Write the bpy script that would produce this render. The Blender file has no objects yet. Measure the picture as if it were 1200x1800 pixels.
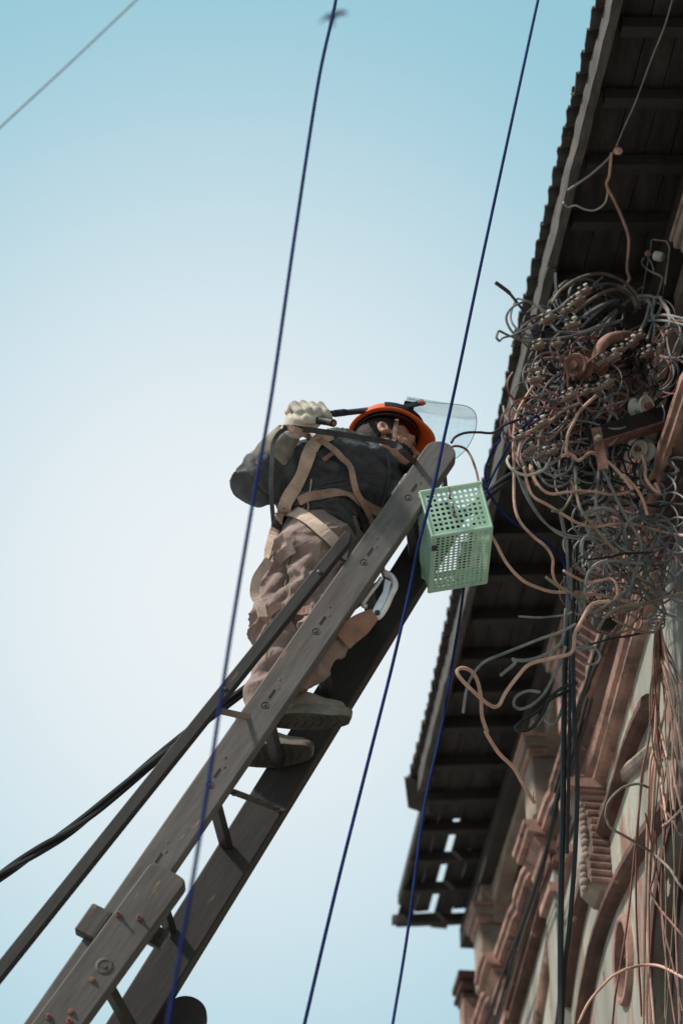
import bpy, bmesh, math, random
import numpy as np
from mathutils import Vector, Matrix
from mathutils.bvhtree import BVHTree

random.seed(7)
R = math.radians
SC = bpy.context.scene
COL = SC.collection

# ------------------------------------------------------------------ camera
PITCH = R(38.7)
CAM = Vector((0.0, 0.0, 1.6))
FPX = 4250.0                      # focal length in pixels of the 1800 px tall photograph
cd = bpy.data.cameras.new('camera')
cam = bpy.data.objects.new('camera', cd)
COL.objects.link(cam)
cam.location = CAM
cam.rotation_euler = (R(90) + PITCH, 0, 0)
cd.sensor_fit = 'VERTICAL'
cd.sensor_height = 36.0
cd.lens = 85.0
cd.clip_start = 0.1
cd.clip_end = 2000
cd.dof.use_dof = True
cd.dof.focus_distance = 7.75
cd.dof.aperture_fstop = 2.8
SC.camera = cam

# ------------------------------------------------------------------ sky, sun, exposure
SUN_EL, SUN_AZ = R(48), R(-115)       # azimuth measured from +y towards +x: behind the camera, to the left
w = bpy.data.worlds.new('World')
SC.world = w
w.use_nodes = True
nt = w.node_tree
for nd in list(nt.nodes):
    nt.nodes.remove(nd)
N = nt.nodes.new
out = N('ShaderNodeOutputWorld')
bg = N('ShaderNodeBackground')
sky = N('ShaderNodeTexSky')
sky.sky_type = 'NISHITA'
sky.sun_disc = False
sky.sun_elevation = SUN_EL
sky.sun_rotation = SUN_AZ
sky.air_density = 1.0
sky.dust_density = 1.6
sky.ozone_density = 1.0
tone = N('ShaderNodeMix'); tone.data_type = 'RGBA'; tone.blend_type = 'MULTIPLY'
tone.inputs['Factor'].default_value = 1.0
tone.inputs[7].default_value = (1.35, 1.22, 0.86, 1)          # teal cast of the hazy city air
nt.links.new(sky.outputs[0], tone.inputs[6])
# thin high haze: a broad pale veil around one part of the sky, fading out smoothly all round
tc = N('ShaderNodeTexCoord')
dot = N('ShaderNodeVectorMath'); dot.operation = 'DOT_PRODUCT'
vd = Vector((-190.0, 150 * math.sin(PITCH) + FPX * math.cos(PITCH), -150 * math.cos(PITCH) + FPX * math.sin(PITCH))).normalized()
dot.inputs[1].default_value = vd
nrm = N('ShaderNodeVectorMath'); nrm.operation = 'NORMALIZE'
nt.links.new(tc.outputs['Generated'], nrm.inputs[0])
nt.links.new(nrm.outputs[0], dot.inputs[0])
mr = N('ShaderNodeMapRange'); mr.interpolation_type = 'LINEAR'
mr.inputs['From Min'].default_value = math.cos(R(16.0)); mr.inputs['From Max'].default_value = 1.0
mr.inputs['To Min'].default_value = 0.0; mr.inputs['To Max'].default_value = 1.0
pw = N('ShaderNodeMath'); pw.operation = 'POWER'; pw.inputs[1].default_value = 1.9
sc_ = N('ShaderNodeMath'); sc_.operation = 'MULTIPLY'; sc_.inputs[1].default_value = 0.95
nt.links.new(mr.outputs[0], pw.inputs[0]); nt.links.new(pw.outputs[0], sc_.inputs[0])
nt.links.new(dot.outputs['Value'], mr.inputs['Value'])
veil = N('ShaderNodeMix'); veil.data_type = 'RGBA'
veil.inputs[7].default_value = (5.65, 5.95, 6.15, 1)
nt.links.new(sc_.outputs[0], veil.inputs['Factor'])
haze = N('ShaderNodeMix'); haze.data_type = 'RGBA'; haze.inputs['Factor'].default_value = 0.72
haze.inputs[7].default_value = (2.35, 4.6, 5.45, 1)           # even milky haze over the clear-sky colours
nt.links.new(tone.outputs[2], haze.inputs[6])
nt.links.new(haze.outputs[2], veil.inputs[6])
# towards the horizon the haze turns to plain milky white
sep = N('ShaderNodeSeparateXYZ'); nt.links.new(nrm.outputs[0], sep.inputs[0])
hz = N('ShaderNodeMapRange'); hz.interpolation_type = 'SMOOTHSTEP'
hz.inputs['From Min'].default_value = math.sin(R(26)); hz.inputs['From Max'].default_value = math.sin(R(2))
nt.links.new(sep.outputs[2], hz.inputs['Value'])
low = N('ShaderNodeMix'); low.data_type = 'RGBA'; low.inputs[7].default_value = (4.9, 4.8, 4.5, 1)
nt.links.new(hz.outputs[0], low.inputs['Factor']); nt.links.new(veil.outputs[2], low.inputs[6])
nt.links.new(low.outputs[2], bg.inputs['Color'])
bg.inputs['Strength'].default_value = 0.10
nt.links.new(bg.outputs[0], out.inputs['Surface'])

sl = bpy.data.lights.new('sun', 'SUN')
sl.energy = 3.2
sl.angle = R(5)
sl.color = (1.0, 0.88, 0.77)
sun = bpy.data.objects.new('sun', sl)
COL.objects.link(sun)
sd = Vector((math.sin(SUN_AZ) * math.cos(SUN_EL), math.cos(SUN_AZ) * math.cos(SUN_EL), math.sin(SUN_EL)))
sun.rotation_euler = (-sd).to_track_quat('-Z', 'Y').to_euler()
sun.location = (-20, -10, 30)

SC.view_settings.view_transform = 'Standard'
SC.view_settings.look = 'None'
SC.view_settings.gamma = 1.0
SC.view_settings.use_curve_mapping = False
SC.view_settings.exposure = 0.6

# ------------------------------------------------------------------ pixel <-> place
def ray(px, py):
    u, v = px - 600.0, 900.0 - py
    return Vector((u, -v * math.sin(PITCH) + FPX * math.cos(PITCH), v * math.cos(PITCH) + FPX * math.sin(PITCH)))
def P(px, py, y):
    d = ray(px, py)
    return CAM + d * (y / d.y)
K = 0.855
WX = 2.27 * K
ALPHA = R(6.1)
NX = Vector((-math.cos(ALPHA), -math.sin(ALPHA), 0))     # out of the facade, towards the street
SX = Vector((-math.sin(ALPHA), math.cos(ALPHA), 0))      # along the facade, away from the camera
def W(u, z, o=0.0):
    return Vector((WX, 0, 0)) + SX * u + NX * o + Vector((0, 0, z))
def PW(px, py, o=0.0):                                   # point on the plane o metres in front of the facade
    d = ray(px, py)
    t = (o + WX * NX.x) / (d.x * NX.x + d.y * NX.y)
    return CAM + d * t
def UZ(px, py, o=0.0):
    p = PW(px, py, o)
    q = p - Vector((WX, 0, 0))
    return q.dot(SX), p.z
def PX_(p):
    q = p - CAM; d = q.y * math.cos(PITCH) + q.z * math.sin(PITCH)
    return round(600 + q.x / d * FPX), round(900 - (-q.y * math.sin(PITCH) + q.z * math.cos(PITCH)) / d * FPX)
def Uo(u): return u * K
def Zo(z): return 1.6 + (z - 1.6) * K

# ------------------------------------------------------------------ mesh helpers
class MB:
    def __init__(s): s.v, s.f = [], []
    def add(s, vs, fs):
        b = len(s.v)
        s.v += [tuple(v) for v in vs]
        s.f += [tuple(b + i for i in f) for f in fs]
        return s
    def box(s, c, ax, ay, az):                           # centre and three half-axis vectors
        c, ax, ay, az = map(Vector, (c, ax, ay, az))
        vs = [c + ax * i + ay * j + az * k for i in (-1, 1) for j in (-1, 1) for k in (-1, 1)]
        fs = [(0, 1, 3, 2), (4, 6, 7, 5), (0, 4, 5, 1), (2, 3, 7, 6), (0, 2, 6, 4), (1, 5, 7, 3)]
        if ax.cross(ay).dot(az) < 0: fs = [f[::-1] for f in fs]
        return s.add(vs, fs)
    def bar(s, a, b, wv, tv):                            # prism from a to b with half-width vectors
        a, b = Vector(a), Vector(b)
        return s.box((a + b) / 2, (b - a) / 2, wv, tv)
    def tube(s, pts, r, n=7, cap=True):
        pts = [Vector(p) for p in pts]
        m = len(pts)
        rs = r if isinstance(r, (list, tuple)) else [r] * m
        t0 = (pts[1] - pts[0]).normalized()
        nv = t0.orthogonal().normalized()
        vs, fs = [], []
        for i in range(m):
            t = (pts[min(i + 1, m - 1)] - pts[max(i - 1, 0)])
            t = t.normalized() if t.length > 1e-9 else t0
            nv = (nv - t * nv.dot(t))
            nv = nv.normalized() if nv.length > 1e-6 else t.orthogonal().normalized()
            bv = t.cross(nv)
            for k in range(n):
                a = 2 * math.pi * k / n
                vs.append(pts[i] + (nv * math.cos(a) + bv * math.sin(a)) * rs[i])
        for i in range(m - 1):
            for k in range(n):
                k2 = (k + 1) % n
                fs.append((i * n + k, i * n + k2, (i + 1) * n + k2, (i + 1) * n + k))
        if cap:
            fs.append(tuple(range(n))[::-1]); fs.append(tuple((m - 1) * n + k for k in range(n)))
        return s.add(vs, fs)
    def prism(s, poly, d):                               # polygon of 3-D points extruded by d
        d = Vector(d); n = len(poly)
        vs = [Vector(p) for p in poly] + [Vector(p) + d for p in poly]
        nn = Vector((0, 0, 0))
        for i in range(n):
            nn += Vector(poly[i]).cross(Vector(poly[(i + 1) % n]))
        flip = nn.dot(d) < 0
        fs = [tuple(range(n))[::-1], tuple(range(n, 2 * n))] + [(i, (i + 1) % n, n + (i + 1) % n, n + i) for i in range(n)]
        if flip: fs = [f[::-1] for f in fs]
        return s.add(vs, fs)
    def ball(s, c, r, sx=(1, 0, 0), sy=(0, 1, 0), sz=(0, 0, 1), n=8, m=6):
        c, sx, sy, sz = map(Vector, (c, sx, sy, sz))
        vs = [c + sz * r]
        for i in range(1, m):
            th = math.pi * i / m
            for k in range(n):
                a = 2 * math.pi * k / n
                vs.append(c + (sx * math.cos(a) + sy * math.sin(a)) * (r * math.sin(th)) + sz * (r * math.cos(th)))
        vs.append(c - sz * r)
        fs = [(0, 1 + k, 1 + (k + 1) % n) for k in range(n)]
        for i in range(m - 2):
            for k in range(n):
                a, b = 1 + i * n + k, 1 + i * n + (k + 1) % n
                fs.append((a, a + n, b + n, b))
        L = len(vs) - 1; q = 1 + (m - 2) * n
        fs += [(L, q + (k + 1) % n, q + k) for k in range(n)]
        return s.add(vs, fs)
    def lathe(s, c, ax, prof, n=14):                     # profile of (distance along axis, radius)
        ax = Vector(ax).normalized(); c = Vector(c)
        e1 = ax.orthogonal().normalized(); e2 = ax.cross(e1)
        vs, fs = [], []
        for (h, r) in prof:
            for k in range(n):
                a = 2 * math.pi * k / n
                vs.append(c + ax * h + (e1 * math.cos(a) + e2 * math.sin(a)) * r)
        for i in range(len(prof) - 1):
            for k in range(n):
                k2 = (k + 1) % n
                fs.append((i * n + k, i * n + k2, (i + 1) * n + k2, (i + 1) * n + k))
        fs.append(tuple(range(n))[::-1]); fs.append(tuple((len(prof) - 1) * n + k for k in range(n)))
        return s.add(vs, fs)
    def sweep(s, path, prof, closed=False, jit=0.0):              # path in wall (u,z); prof: (across, out), swept along it
        m, n = len(path), len(prof)
        vs, fs = [], []
        for i in range(m):
            a = path[(i - 1) % m] if (closed or i > 0) else path[i]
            b = path[(i + 1) % m] if (closed or i < m - 1) else path[i]
            tu, tz = b[0] - a[0], b[1] - a[1]
            L = math.hypot(tu, tz) or 1
            nu, nz = -tz / L, tu / L
            for (h, o) in prof:
                j1, j2, j3 = ((random.uniform(-jit, jit) for _ in range(3)) if o > .004 else (0, 0, 0))
                vs.append(W(path[i][0] + nu * h + j1, path[i][1] + nz * h + j2, o + j3))
        rng = range(m) if closed else range(m - 1)
        for i in rng:
            j = (i + 1) % m
            for k in range(n - 1):
                fs.append((i * n + k, i * n + k + 1, j * n + k + 1, j * n + k))
        if not closed:
            fs.append(tuple(range(n))); fs.append(tuple((m - 1) * n + k for k in range(n))[::-1])
        return s.add(vs, fs)
    def ribbon(s, pts, nrms, width, thick=0.003):
        m = len(pts); vs, fs = [], []
        for i in range(m):
            t = (pts[min(i + 1, m - 1)] - pts[max(i - 1, 0)]).normalized()
            b = t.cross(nrms[i]).normalized(); nn = b.cross(t)
            hw = (width[i] if isinstance(width, list) else width) / 2
            for (x, y) in ((-1, 0), (1, 0), (1, 1), (-1, 1)):
                vs.append(pts[i] + b * (x * hw) + nn * (y * thick))
        for i in range(m - 1):
            for k in range(4):
                k2 = (k + 1) % 4
                fs.append((i * 4 + k, i * 4 + k2, (i + 1) * 4 + k2, (i + 1) * 4 + k))
        fs.append((3, 2, 1, 0)); q = (m - 1) * 4; fs.append((q, q + 1, q + 2, q + 3))
        return s.add(vs, fs)
    def mesh(s, name, m, smooth=False, fix=True):
        me = bpy.data.meshes.new(name)
        me.from_pydata(s.v, [], s.f)
        if fix:
            bm = bmesh.new(); bm.from_mesh(me)
            bmesh.ops.recalc_face_normals(bm, faces=bm.faces); bm.to_mesh(me); bm.free()
        me.materials.append(m)
        if smooth:
            me.polygons.foreach_set('use_smooth', [True] * len(me.polygons))
            me.set_sharp_from_angle(angle=R(48))
        return me
    def build(s, name, m, parent=None, smooth=False, label=None, fix=True):
        return put(name, s.mesh(name, m, smooth, fix), parent, label)

def put(name, me, parent=None, label=None):
    o = bpy.data.objects.new(name, me)
    COL.objects.link(o)
    if parent is not None:
        o.parent = parent
        if parent.type == 'EMPTY': o.matrix_parent_inverse = Matrix.Translation(-parent.location)
    if label: o['label'] = label
    return o
def tag(o, label, cat, group=None):
    o['label'] = label; o['category'] = cat
    if group: o['group'] = group
    return o
def thing(name, label, cat, loc, group=None):
    o = bpy.data.objects.new(name, None)
    COL.objects.link(o); o.location = loc; o.empty_display_size = 0.1
    return tag(o, label, cat, group)
def structure(o): o['kind'] = 'structure'; return o

def bevel(o, wd, seg=1):
    m = o.modifiers.new('bevel', 'BEVEL'); m.width = wd; m.segments = seg; m.limit_method = 'ANGLE'; m.angle_limit = R(35)
    return o

def crom(pts, step=6):
    pts = [Vector(p) for p in pts]
    if len(pts) < 3:
        return [pts[0].lerp(pts[-1], i / step) for i in range(step + 1)]
    q = [pts[0] * 2 - pts[1]] + pts + [pts[-1] * 2 - pts[-2]]
    o = []
    for i in range(1, len(q) - 2):
        a, b, c, d = q[i - 1], q[i], q[i + 1], q[i + 2]
        for k in range(step):
            t = k / step
            o.append(0.5 * ((2 * b) + (c - a) * t + (2 * a - 5 * b + 4 * c - d) * t * t + (3 * b - a - 3 * c + d) * t ** 3))
    o.append(pts[-1])
    return o

# ------------------------------------------------------------------ materials
def lin(c):
    return tuple((x / 255 / 12.92) if x / 255 <= 0.04045 else ((x / 255 + 0.055) / 1.055) ** 2.4 for x in c)
def mat(name, c1, c2=None, scale=8.0, rough=0.7, bump=0.15, stretch=(1, 1, 1), metal=0.0, c3=None, c3amt=0.56, c3scale=20.0,
        lo=0.35, hi=0.65, bscale=60.0, spec=0.35, c3soft=0.05, bdist=0.004):
    m = bpy.data.materials.new(name); m.use_nodes = True
    t = m.node_tree; n = t.nodes.new; L = t.links.new
    pb = t.nodes['Principled BSDF']
    pb.inputs['Roughness'].default_value = rough
    pb.inputs['Metallic'].default_value = metal
    pb.inputs['Specular IOR Level'].default_value = spec
    tc = n('ShaderNodeTexCoord'); mp = n('ShaderNodeMapping'); mp.inputs['Scale'].default_value = stretch
    L(tc.outputs['Object'], mp.inputs[0])
    c2 = c2 or tuple(x * 0.8 for x in c1)
    nz = n('ShaderNodeTexNoise'); nz.inputs['Scale'].default_value = scale; nz.inputs['Detail'].default_value = 7; nz.inputs['Roughness'].default_value = 0.62
    L(mp.outputs[0], nz.inputs['Vector'])
    mr = n('ShaderNodeMapRange'); mr.inputs[1].default_value = lo; mr.inputs[2].default_value = hi
    L(nz.outputs[0], mr.inputs[0])
    mx = n('ShaderNodeMix'); mx.data_type = 'RGBA'
    mx.inputs[6].default_value = (*lin(c1), 1); mx.inputs[7].default_value = (*lin(c2), 1)
    L(mr.outputs[0], mx.inputs['Factor'])
    last = mx.outputs[2]
    if c3:
        n3 = n('ShaderNodeTexNoise'); n3.inputs['Scale'].default_value = c3scale; n3.inputs['Detail'].default_value = 9; n3.inputs['Roughness'].default_value = 0.7
        L(mp.outputs[0], n3.inputs['Vector'])
        r3 = n('ShaderNodeMapRange'); r3.inputs[1].default_value = c3amt; r3.inputs[2].default_value = c3amt + c3soft
        L(n3.outputs[0], r3.inputs[0])
        m3 = n('ShaderNodeMix'); m3.data_type = 'RGBA'; m3.inputs[7].default_value = (*lin(c3), 1)
        L(r3.outputs[0], m3.inputs['Factor']); L(last, m3.inputs[6]); last = m3.outputs[2]
    L(last, pb.inputs['Base Color'])
    if bump:
        nb = n('ShaderNodeTexNoise'); nb.inputs['Scale'].default_value = bscale; nb.inputs['Detail'].default_value = 6
        L(mp.outputs[0], nb.inputs['Vector'])
        bp = n('ShaderNodeBump'); bp.inputs['Strength'].default_value = bump; bp.inputs['Distance'].default_value = bdist
        L(nb.outputs[0], bp.inputs['Height']); L(bp.outputs[0], pb.inputs['Normal'])
    return m

M = {}
# ladder wood: the grain follows the rails (about 30 degrees off plumb in the x-z plane)
def wood(name, c1, c2, c3, c3amt=0.66):
    m = mat(name, c1, c2, scale=5, rough=0.66, bump=0.25, stretch=(8, 8, 1.1), c3=c3, c3amt=c3amt, c3scale=3.4, bscale=10, bdist=0.003)
    mp = [x for x in m.node_tree.nodes if x.type == 'MAPPING'][0]
    rot = m.node_tree.nodes.new('ShaderNodeMapping'); rot.inputs['Rotation'].default_value = (0, R(-30.5), 0)
    tcn = [x for x in m.node_tree.nodes if x.type == 'TEX_COORD'][0]
    m.node_tree.links.new(tcn.outputs['Object'], rot.inputs[0]); m.node_tree.links.new(rot.outputs[0], mp.inputs[0])
    return m
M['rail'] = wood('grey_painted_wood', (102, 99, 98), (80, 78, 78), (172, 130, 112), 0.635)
M['rail_dark'] = wood('darkened_wood', (50, 49, 49), (40, 40, 41), (96, 84, 78), 0.66)  # far rails' shaded look put into the wood colour; pole and plugs share it
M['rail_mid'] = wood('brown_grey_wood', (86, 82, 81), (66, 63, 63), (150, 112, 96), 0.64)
M['rung'] = mat('dark_rung_wood', (52, 50, 50), (38, 37, 38), scale=20, rough=0.5, bump=0.2)
M['steel'] = mat('worn_steel', (110, 108, 106), (70, 66, 64), scale=30, rough=0.45, metal=0.6, bump=0.15)
M['bright'] = mat('bright_steel', (242, 240, 244), (205, 202, 208), scale=12, rough=0.3, metal=0.25, bump=0.05)
M['rust'] = mat('rusty_iron', (140, 104, 94), (92, 70, 64), scale=25, rough=0.85, bump=0.4, c3=(140, 96, 80), c3amt=0.58)
M['darkiron'] = mat('dark_iron', (44, 37, 36), (30, 27, 27), scale=18, rough=0.7, bump=0.25, c3=(84, 58, 50), c3amt=0.63)
M['plaster'] = mat('peeling_plaster', (158, 160, 152), (112, 112, 106), scale=3.0, rough=0.92, bump=0.8, stretch=(1, 1, .28),
                   c3=(128, 96, 86), c3amt=0.53, c3scale=5.0, c3soft=.10, bscale=40)
M['pink'] = mat('salmon_plaster', (170, 136, 125), (112, 90, 84), scale=7, rough=0.9, bump=0.6, c3=(78, 62, 58), c3amt=0.55, c3scale=8, c3soft=.12, bscale=45)
M['brown'] = mat('brown_painted_plaster', (102, 76, 70), (66, 49, 46), scale=5, rough=0.9, bump=0.6, c3=(160, 130, 120), c3amt=0.62, c3scale=9, c3soft=.1, bscale=45)
M['stone'] = mat('grey_stone', (150, 138, 128), (112, 100, 94), scale=4, rough=0.9, bump=0.4, c3=(150, 112, 100), c3amt=0.58, c3scale=5, c3soft=.15)
M['board'] = mat('sooty_board', (70, 68, 68), (42, 41, 42), scale=3, rough=0.85, bump=0.4, stretch=(6, 1, 6), c3=(88, 78, 74), c3amt=0.62, c3scale=3, c3soft=.2)
M['batten'] = mat('sooty_batten', (58, 56, 55), (42, 41, 41), scale=5, rough=0.85, bump=0.4)
M['fascia'] = mat('weathered_fascia', (92, 90, 88), (60, 59, 58), scale=6, rough=0.85, bump=0.5, stretch=(5, 1, 5), c3=(66, 62, 60), c3amt=0.62, c3scale=4, c3soft=.15)
M['sheet'] = mat('weathered_roof_sheet', (70, 66, 64), (46, 44, 44), scale=6, rough=0.7, bump=0.3, c3=(128, 92, 76), c3amt=0.6, c3scale=12, c3soft=.1)
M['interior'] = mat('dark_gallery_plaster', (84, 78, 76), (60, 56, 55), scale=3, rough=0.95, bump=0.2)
M['ground'] = mat('street_paving', (150, 145, 138), (126, 122, 116), scale=1.5, rough=0.95, bump=0.3)
# ================================================================== ground
g = MB(); S = 600
g.add([(-S, -S, 0), (S, -S, 0), (S, S, 0), (-S, S, 0)], [(0, 1, 2, 3)])
structure(g.build('ground', M['ground']))

# ================================================================== the old building
U0, U1 = -3.0, Uo(13.75)
ZC = Zo(8.12)                                   # top of the street cornice
ZS = Zo(9.3)                                    # underside of the eave boards
EO = 0.405                                 # how far the eave stands out
BLD = thing('old_building', 'weathered old building with salmon mouldings, dark boarded eave and corrugated roof edge', 'building', W(4.0, 0, -1.5))

def boolean(me, cutters):
    o = bpy.data.objects.new('tmp', me); COL.objects.link(o)
    cs = []
    for c in cutters:
        co = bpy.data.objects.new('cut', c); COL.objects.link(co); cs.append(co)
        m = o.modifiers.new('b', 'BOOLEAN'); m.operation = 'DIFFERENCE'; m.object = co; m.solver = 'EXACT'
    dg = bpy.context.evaluated_depsgraph_get()
    r = bpy.data.meshes.new_from_object(o.evaluated_get(dg))
    for c in cs: bpy.data.objects.remove(c)
    bpy.data.objects.remove(o)
    return r

# main wall, with the oval opening and the round-headed opening cut through it
wm = MB()
wm.prism([W(U0, 0), W(U1, 0), W(U1, ZC - .02), W(U0, ZC - .02)], -NX * 0.3)
ov_c = UZ(1099, 1688); ov_a, ov_b = 0.115, 0.150
ov_t = 0.10
def ovp(k, s=1.0):
    a = 2 * math.pi * k / 28
    x, z = ov_a * s * math.cos(a), ov_b * s * math.sin(a)
    return ov_c[0] + x * math.cos(ov_t) - z * math.sin(ov_t), ov_c[1] + x * math.sin(ov_t) + z * math.cos(ov_t)
c1 = MB().prism([W(*ovp(k), .3) for k in range(28)], -NX * 0.5).mesh('c', M['plaster'])
ar_u, ar_z = UZ(1148, 1800)                     # far foot of the arched opening that shows
ar_r = 0.62
arch = [(ar_u + 0.02 - ar_r + ar_r * math.cos(R(a)), ar_z - 0.12 + 0.62 * math.sin(R(a))) for a in range(0, 181, 10)]
arch += [(arch[-1][0], 3.2), (arch[0][0], 3.2)]
c2 = MB().prism([W(*p, .3) for p in arch], -NX * 0.7).mesh('c', M['plaster'])
wall_me = boolean(wm.mesh('wall', M['plaster']), [c1, c2])
put('wall', wall_me, BLD)
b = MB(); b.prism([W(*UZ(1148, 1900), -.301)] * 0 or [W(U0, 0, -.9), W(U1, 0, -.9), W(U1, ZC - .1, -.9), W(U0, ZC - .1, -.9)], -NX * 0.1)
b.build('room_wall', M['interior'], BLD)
# oval frame
f = MB(); f.sweep([ovp(k) for k in range(28)], [(0.002, -.024), (0.002, .020), (-.006, .026), (-.020, .024), (-.026, .012), (-.028, 0)], True)
ovw = f.build('oval_window', M['pink'], BLD, True)
gb = MB(); gb.prism([W(*ovp(k, .99), -.030) for k in range(28)], -NX * .02); gb.build('oval_dark_sheet', M['board'], ovw)  # shallow dark sheet standing in for the unlit inside of the oval
for k in range(5):
    s_ = MB(); z = ov_c[1] - .1 + .05 * k
    hw = ov_a * math.sqrt(max(0.02, 1 - ((z - ov_c[1]) / ov_b) ** 2))
    s_.bar(W(ov_c[0] - hw * .95, z, -.02), W(ov_c[0] + hw * .95, z + .01, -.02), (0, 0, .004), NX * .004); s_.build('grille_bar', M['rust'], ovw)
# rim of the arched opening
f = MB(); f.sweep([p for p in arch[:-2]], [(0.0, -.01), (0.0, .012), (-.035, .016), (-.04, 0)])
f.build('arch_rim', M['brown'], BLD)

dr = MB(); dr.prism([W(*p, -.07) for p in arch], -NX * .03); dr.build('arch_dark_sheet', M['darkiron'], BLD)  # dark sheet added behind the arch to make the opening read as unlit
# cornice: profile (height from ZC, out)
prof = [(-.19, 0), (-.185, .012), (-.15, .016), (-.145, .03), (-.125, .036), (-.105, .03), (-.095, .04), (-.06, .066), (-.045, .07), (-.04, .088), (-.012, .092), (-.01, .105), (.012, .108), (.016, 0)]
def straight(u0, u1, prof_, name, m, z=ZC, scale=1.0, do=0.0, parent=BLD):
    c = MB(); vs = []; n = len(prof_)
    ns_ = max(1, int((u1 - u0) / .07)) if u1 - u0 > .5 else 2
    for i in range(ns_ + 1):
        chip = -.010 if random.random() < .06 else 0
        for (h, o) in prof_:
            jt = random.uniform(-.0011, .0011) if o > .01 else 0
            vs.append(W(u0 + (u1 - u0) * i / ns_, z + h * scale + jt, max(o * scale + do + (jt + chip if o > .03 else 0), -.01)))
    fs = [(i * n + k, i * n + k + 1, i * n + n + k + 1, i * n + n + k) for i in range(ns_) for k in range(n - 1)]
    fs += [tuple(range(n)), tuple(range(ns_ * n, ns_ * n + n))[::-1]]
    c.add(vs, fs)
    return c.build(name, m, parent)
lower = [p for p in prof if p[0] <= -.06] + [(-.06, 0)]
upper = [(-.059, 0)] + [p for p in prof if p[0] > -.06]
straight(U0, U1, lower, 'cornice', M['brown'])
straight(U0, U1, upper, 'cornice', M['pink'])
# the cornice breaks forward over pilaster strips
for u in (UZ(926, 1655, .15)[0], UZ(850, 1850, .15)[0]):
    straight(u - .13, u + .13, lower, 'cornice_break', M['pink'], do=.055)
    straight(u - .15, u + .15, upper, 'cornice_break', M['pink'], do=.06)
# pilaster strips under the breaks
for u in (UZ(926, 1655, .15)[0], UZ(850, 1850, .15)[0]):
    s_ = MB(); s_.box(W(u, ZC - .19 - 1.2, .018), SX * .105, NX * .022, (0, 0, 1.2)); s_.build('pilaster_strip', M['plaster'], BLD)
    s_ = MB(); s_.box(W(u, ZC - .30, .03), SX * .12, NX * .035, (0, 0, .022)); s_.build('string_block', M['pink'], BLD)

# hood mouldings traced on the wall
def hood(pts, prof_, name, m, o=0.0):
    c = [UZ(*p, o) for p in pts]
    v = [Vector((a, b, 0)) for a, b in c]
    q = [(p.x, p.y) for p in crom(v, 9)]
    return MB().sweep(q, prof_, False, .0011).build(name, m, BLD)
hp = [(.035, 0), (.035, .03), (.02, .05), (-.015, .055), (-.03, .035), (-.035, 0)]
hp2 = [(.022, 0), (.022, .03), (.005, .04), (-.012, .03), (-.022, .02), (-.024, 0)]
hood([(1240, 1395), (1200, 1402), (1172, 1432), (1140, 1478), (1108, 1532), (1080, 1592), (1060, 1650), (1042, 1730), (1026, 1830)], hp, 'hood_moulding', M['brown'])
hood([(1240, 1308), (1200, 1312), (1160, 1316), (1132, 1336), (1104, 1362), (1084, 1400), (1064, 1440), (1046, 1500), (1030, 1570)], hp2, 'hood_moulding', M['stone'])
hood([(1150, 1235), (1136, 1262), (1116, 1312), (1098, 1372), (1076, 1440), (1050, 1520), (1030, 1590), (1012, 1680), (996, 1800), (985, 1860)], hp, 'string_moulding', M['brown'])
rollp = [(.060, 0), (.060, .02), (.045, .055), (.02, .07), (-.005, .06), (-.018, .035), (-.03, .03), (-.045, .05), (-.06, .05), (-.072, .03), (-.075, 0)]
hood([(1165, 985), (1136, 1080), (1108, 1180), (1078, 1290), (1052, 1384)], rollp, 'roll_moulding', M['pink'])
ru, rz = UZ(1046, 1398)
q = MB(); q.box(W(ru, rz, .045), SX * .10, NX * .06, (0, 0, .04)); bevel(q.build('roll_stop', M['pink'], BLD), .012)
hood([(990, 1490), (960, 1590), (935, 1680), (905, 1790), (890, 1850)], rollp, 'roll_moulding', M['brown'])
hood([(1010, 1490), (985, 1590), (968, 1690), (950, 1800), (940, 1860)], hp2, 'string_moulding', M['pink'])
# blistered patches where the plaster has come away
for (px, py, s_) in ((1150, 1520, .05), (1176, 1560, .03), (1125, 1470, .03), (1060, 1720, .03), (1130, 1740, .02), (1185, 1350, .05)):
    u, z = UZ(px, py); pb_ = MB(); poly = []
    for k in range(11):
        a = 2 * math.pi * k / 11; rr = s_ * random.uniform(.5, 1.1)
        poly.append(W(u + rr * math.cos(a), z + 1.3 * rr * math.sin(a), .001))
    pb_.prism(poly, NX * .004); pb_.build('plaster_patch', M['stone'], BLD)

# corbel with ribbed face and bead trim
cu, cz = UZ(1062, 1490); cz0, cz1 = UZ(1062, 1590)[1], UZ(1062, 1392)[1]
cb = MB()
pr = [(0, cz0 - .04), (.05, cz0 - .03), (.095, cz0 + .02), (.10, cz0 + .10), (.075, cz0 + .2), (.09, cz1 - .08), (.13, cz1), (0, cz1)]
cb.prism([W(cu - .085, z, o) for o, z in pr], SX * .15)
corb = cb.build('corbel', M['stone'], BLD)
for k in range(13):
    z = cz0 + .01 + (cz1 - cz0 - .02) * k / 12
    o = .098 if k < 4 else .082 + .045 * max(0, (k - 8)) / 4
    rb = MB(); rb.tube([W(cu - .088, z, .004), W(cu - .088, z + .003, o - .012)], .0125, 6); rb.build('rib', M['pink'], corb)
for k in range(15):
    z = cz0 - .02 + (cz1 - cz0) * k / 14.5
    o = .105 if k < 5 else .09
    bd = MB(); bd.ball(W(cu - .070, z, o + .004), .016 + .004 * (k % 2)); bd.build('bead', M['stone'], corb, True)
ca = MB(); ca.box(W(cu - .01, cz1 + .02, .08), SX * .1, NX * .075, (0, 0, .02)); ca.build('abacus', M['pink'], corb)

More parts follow.
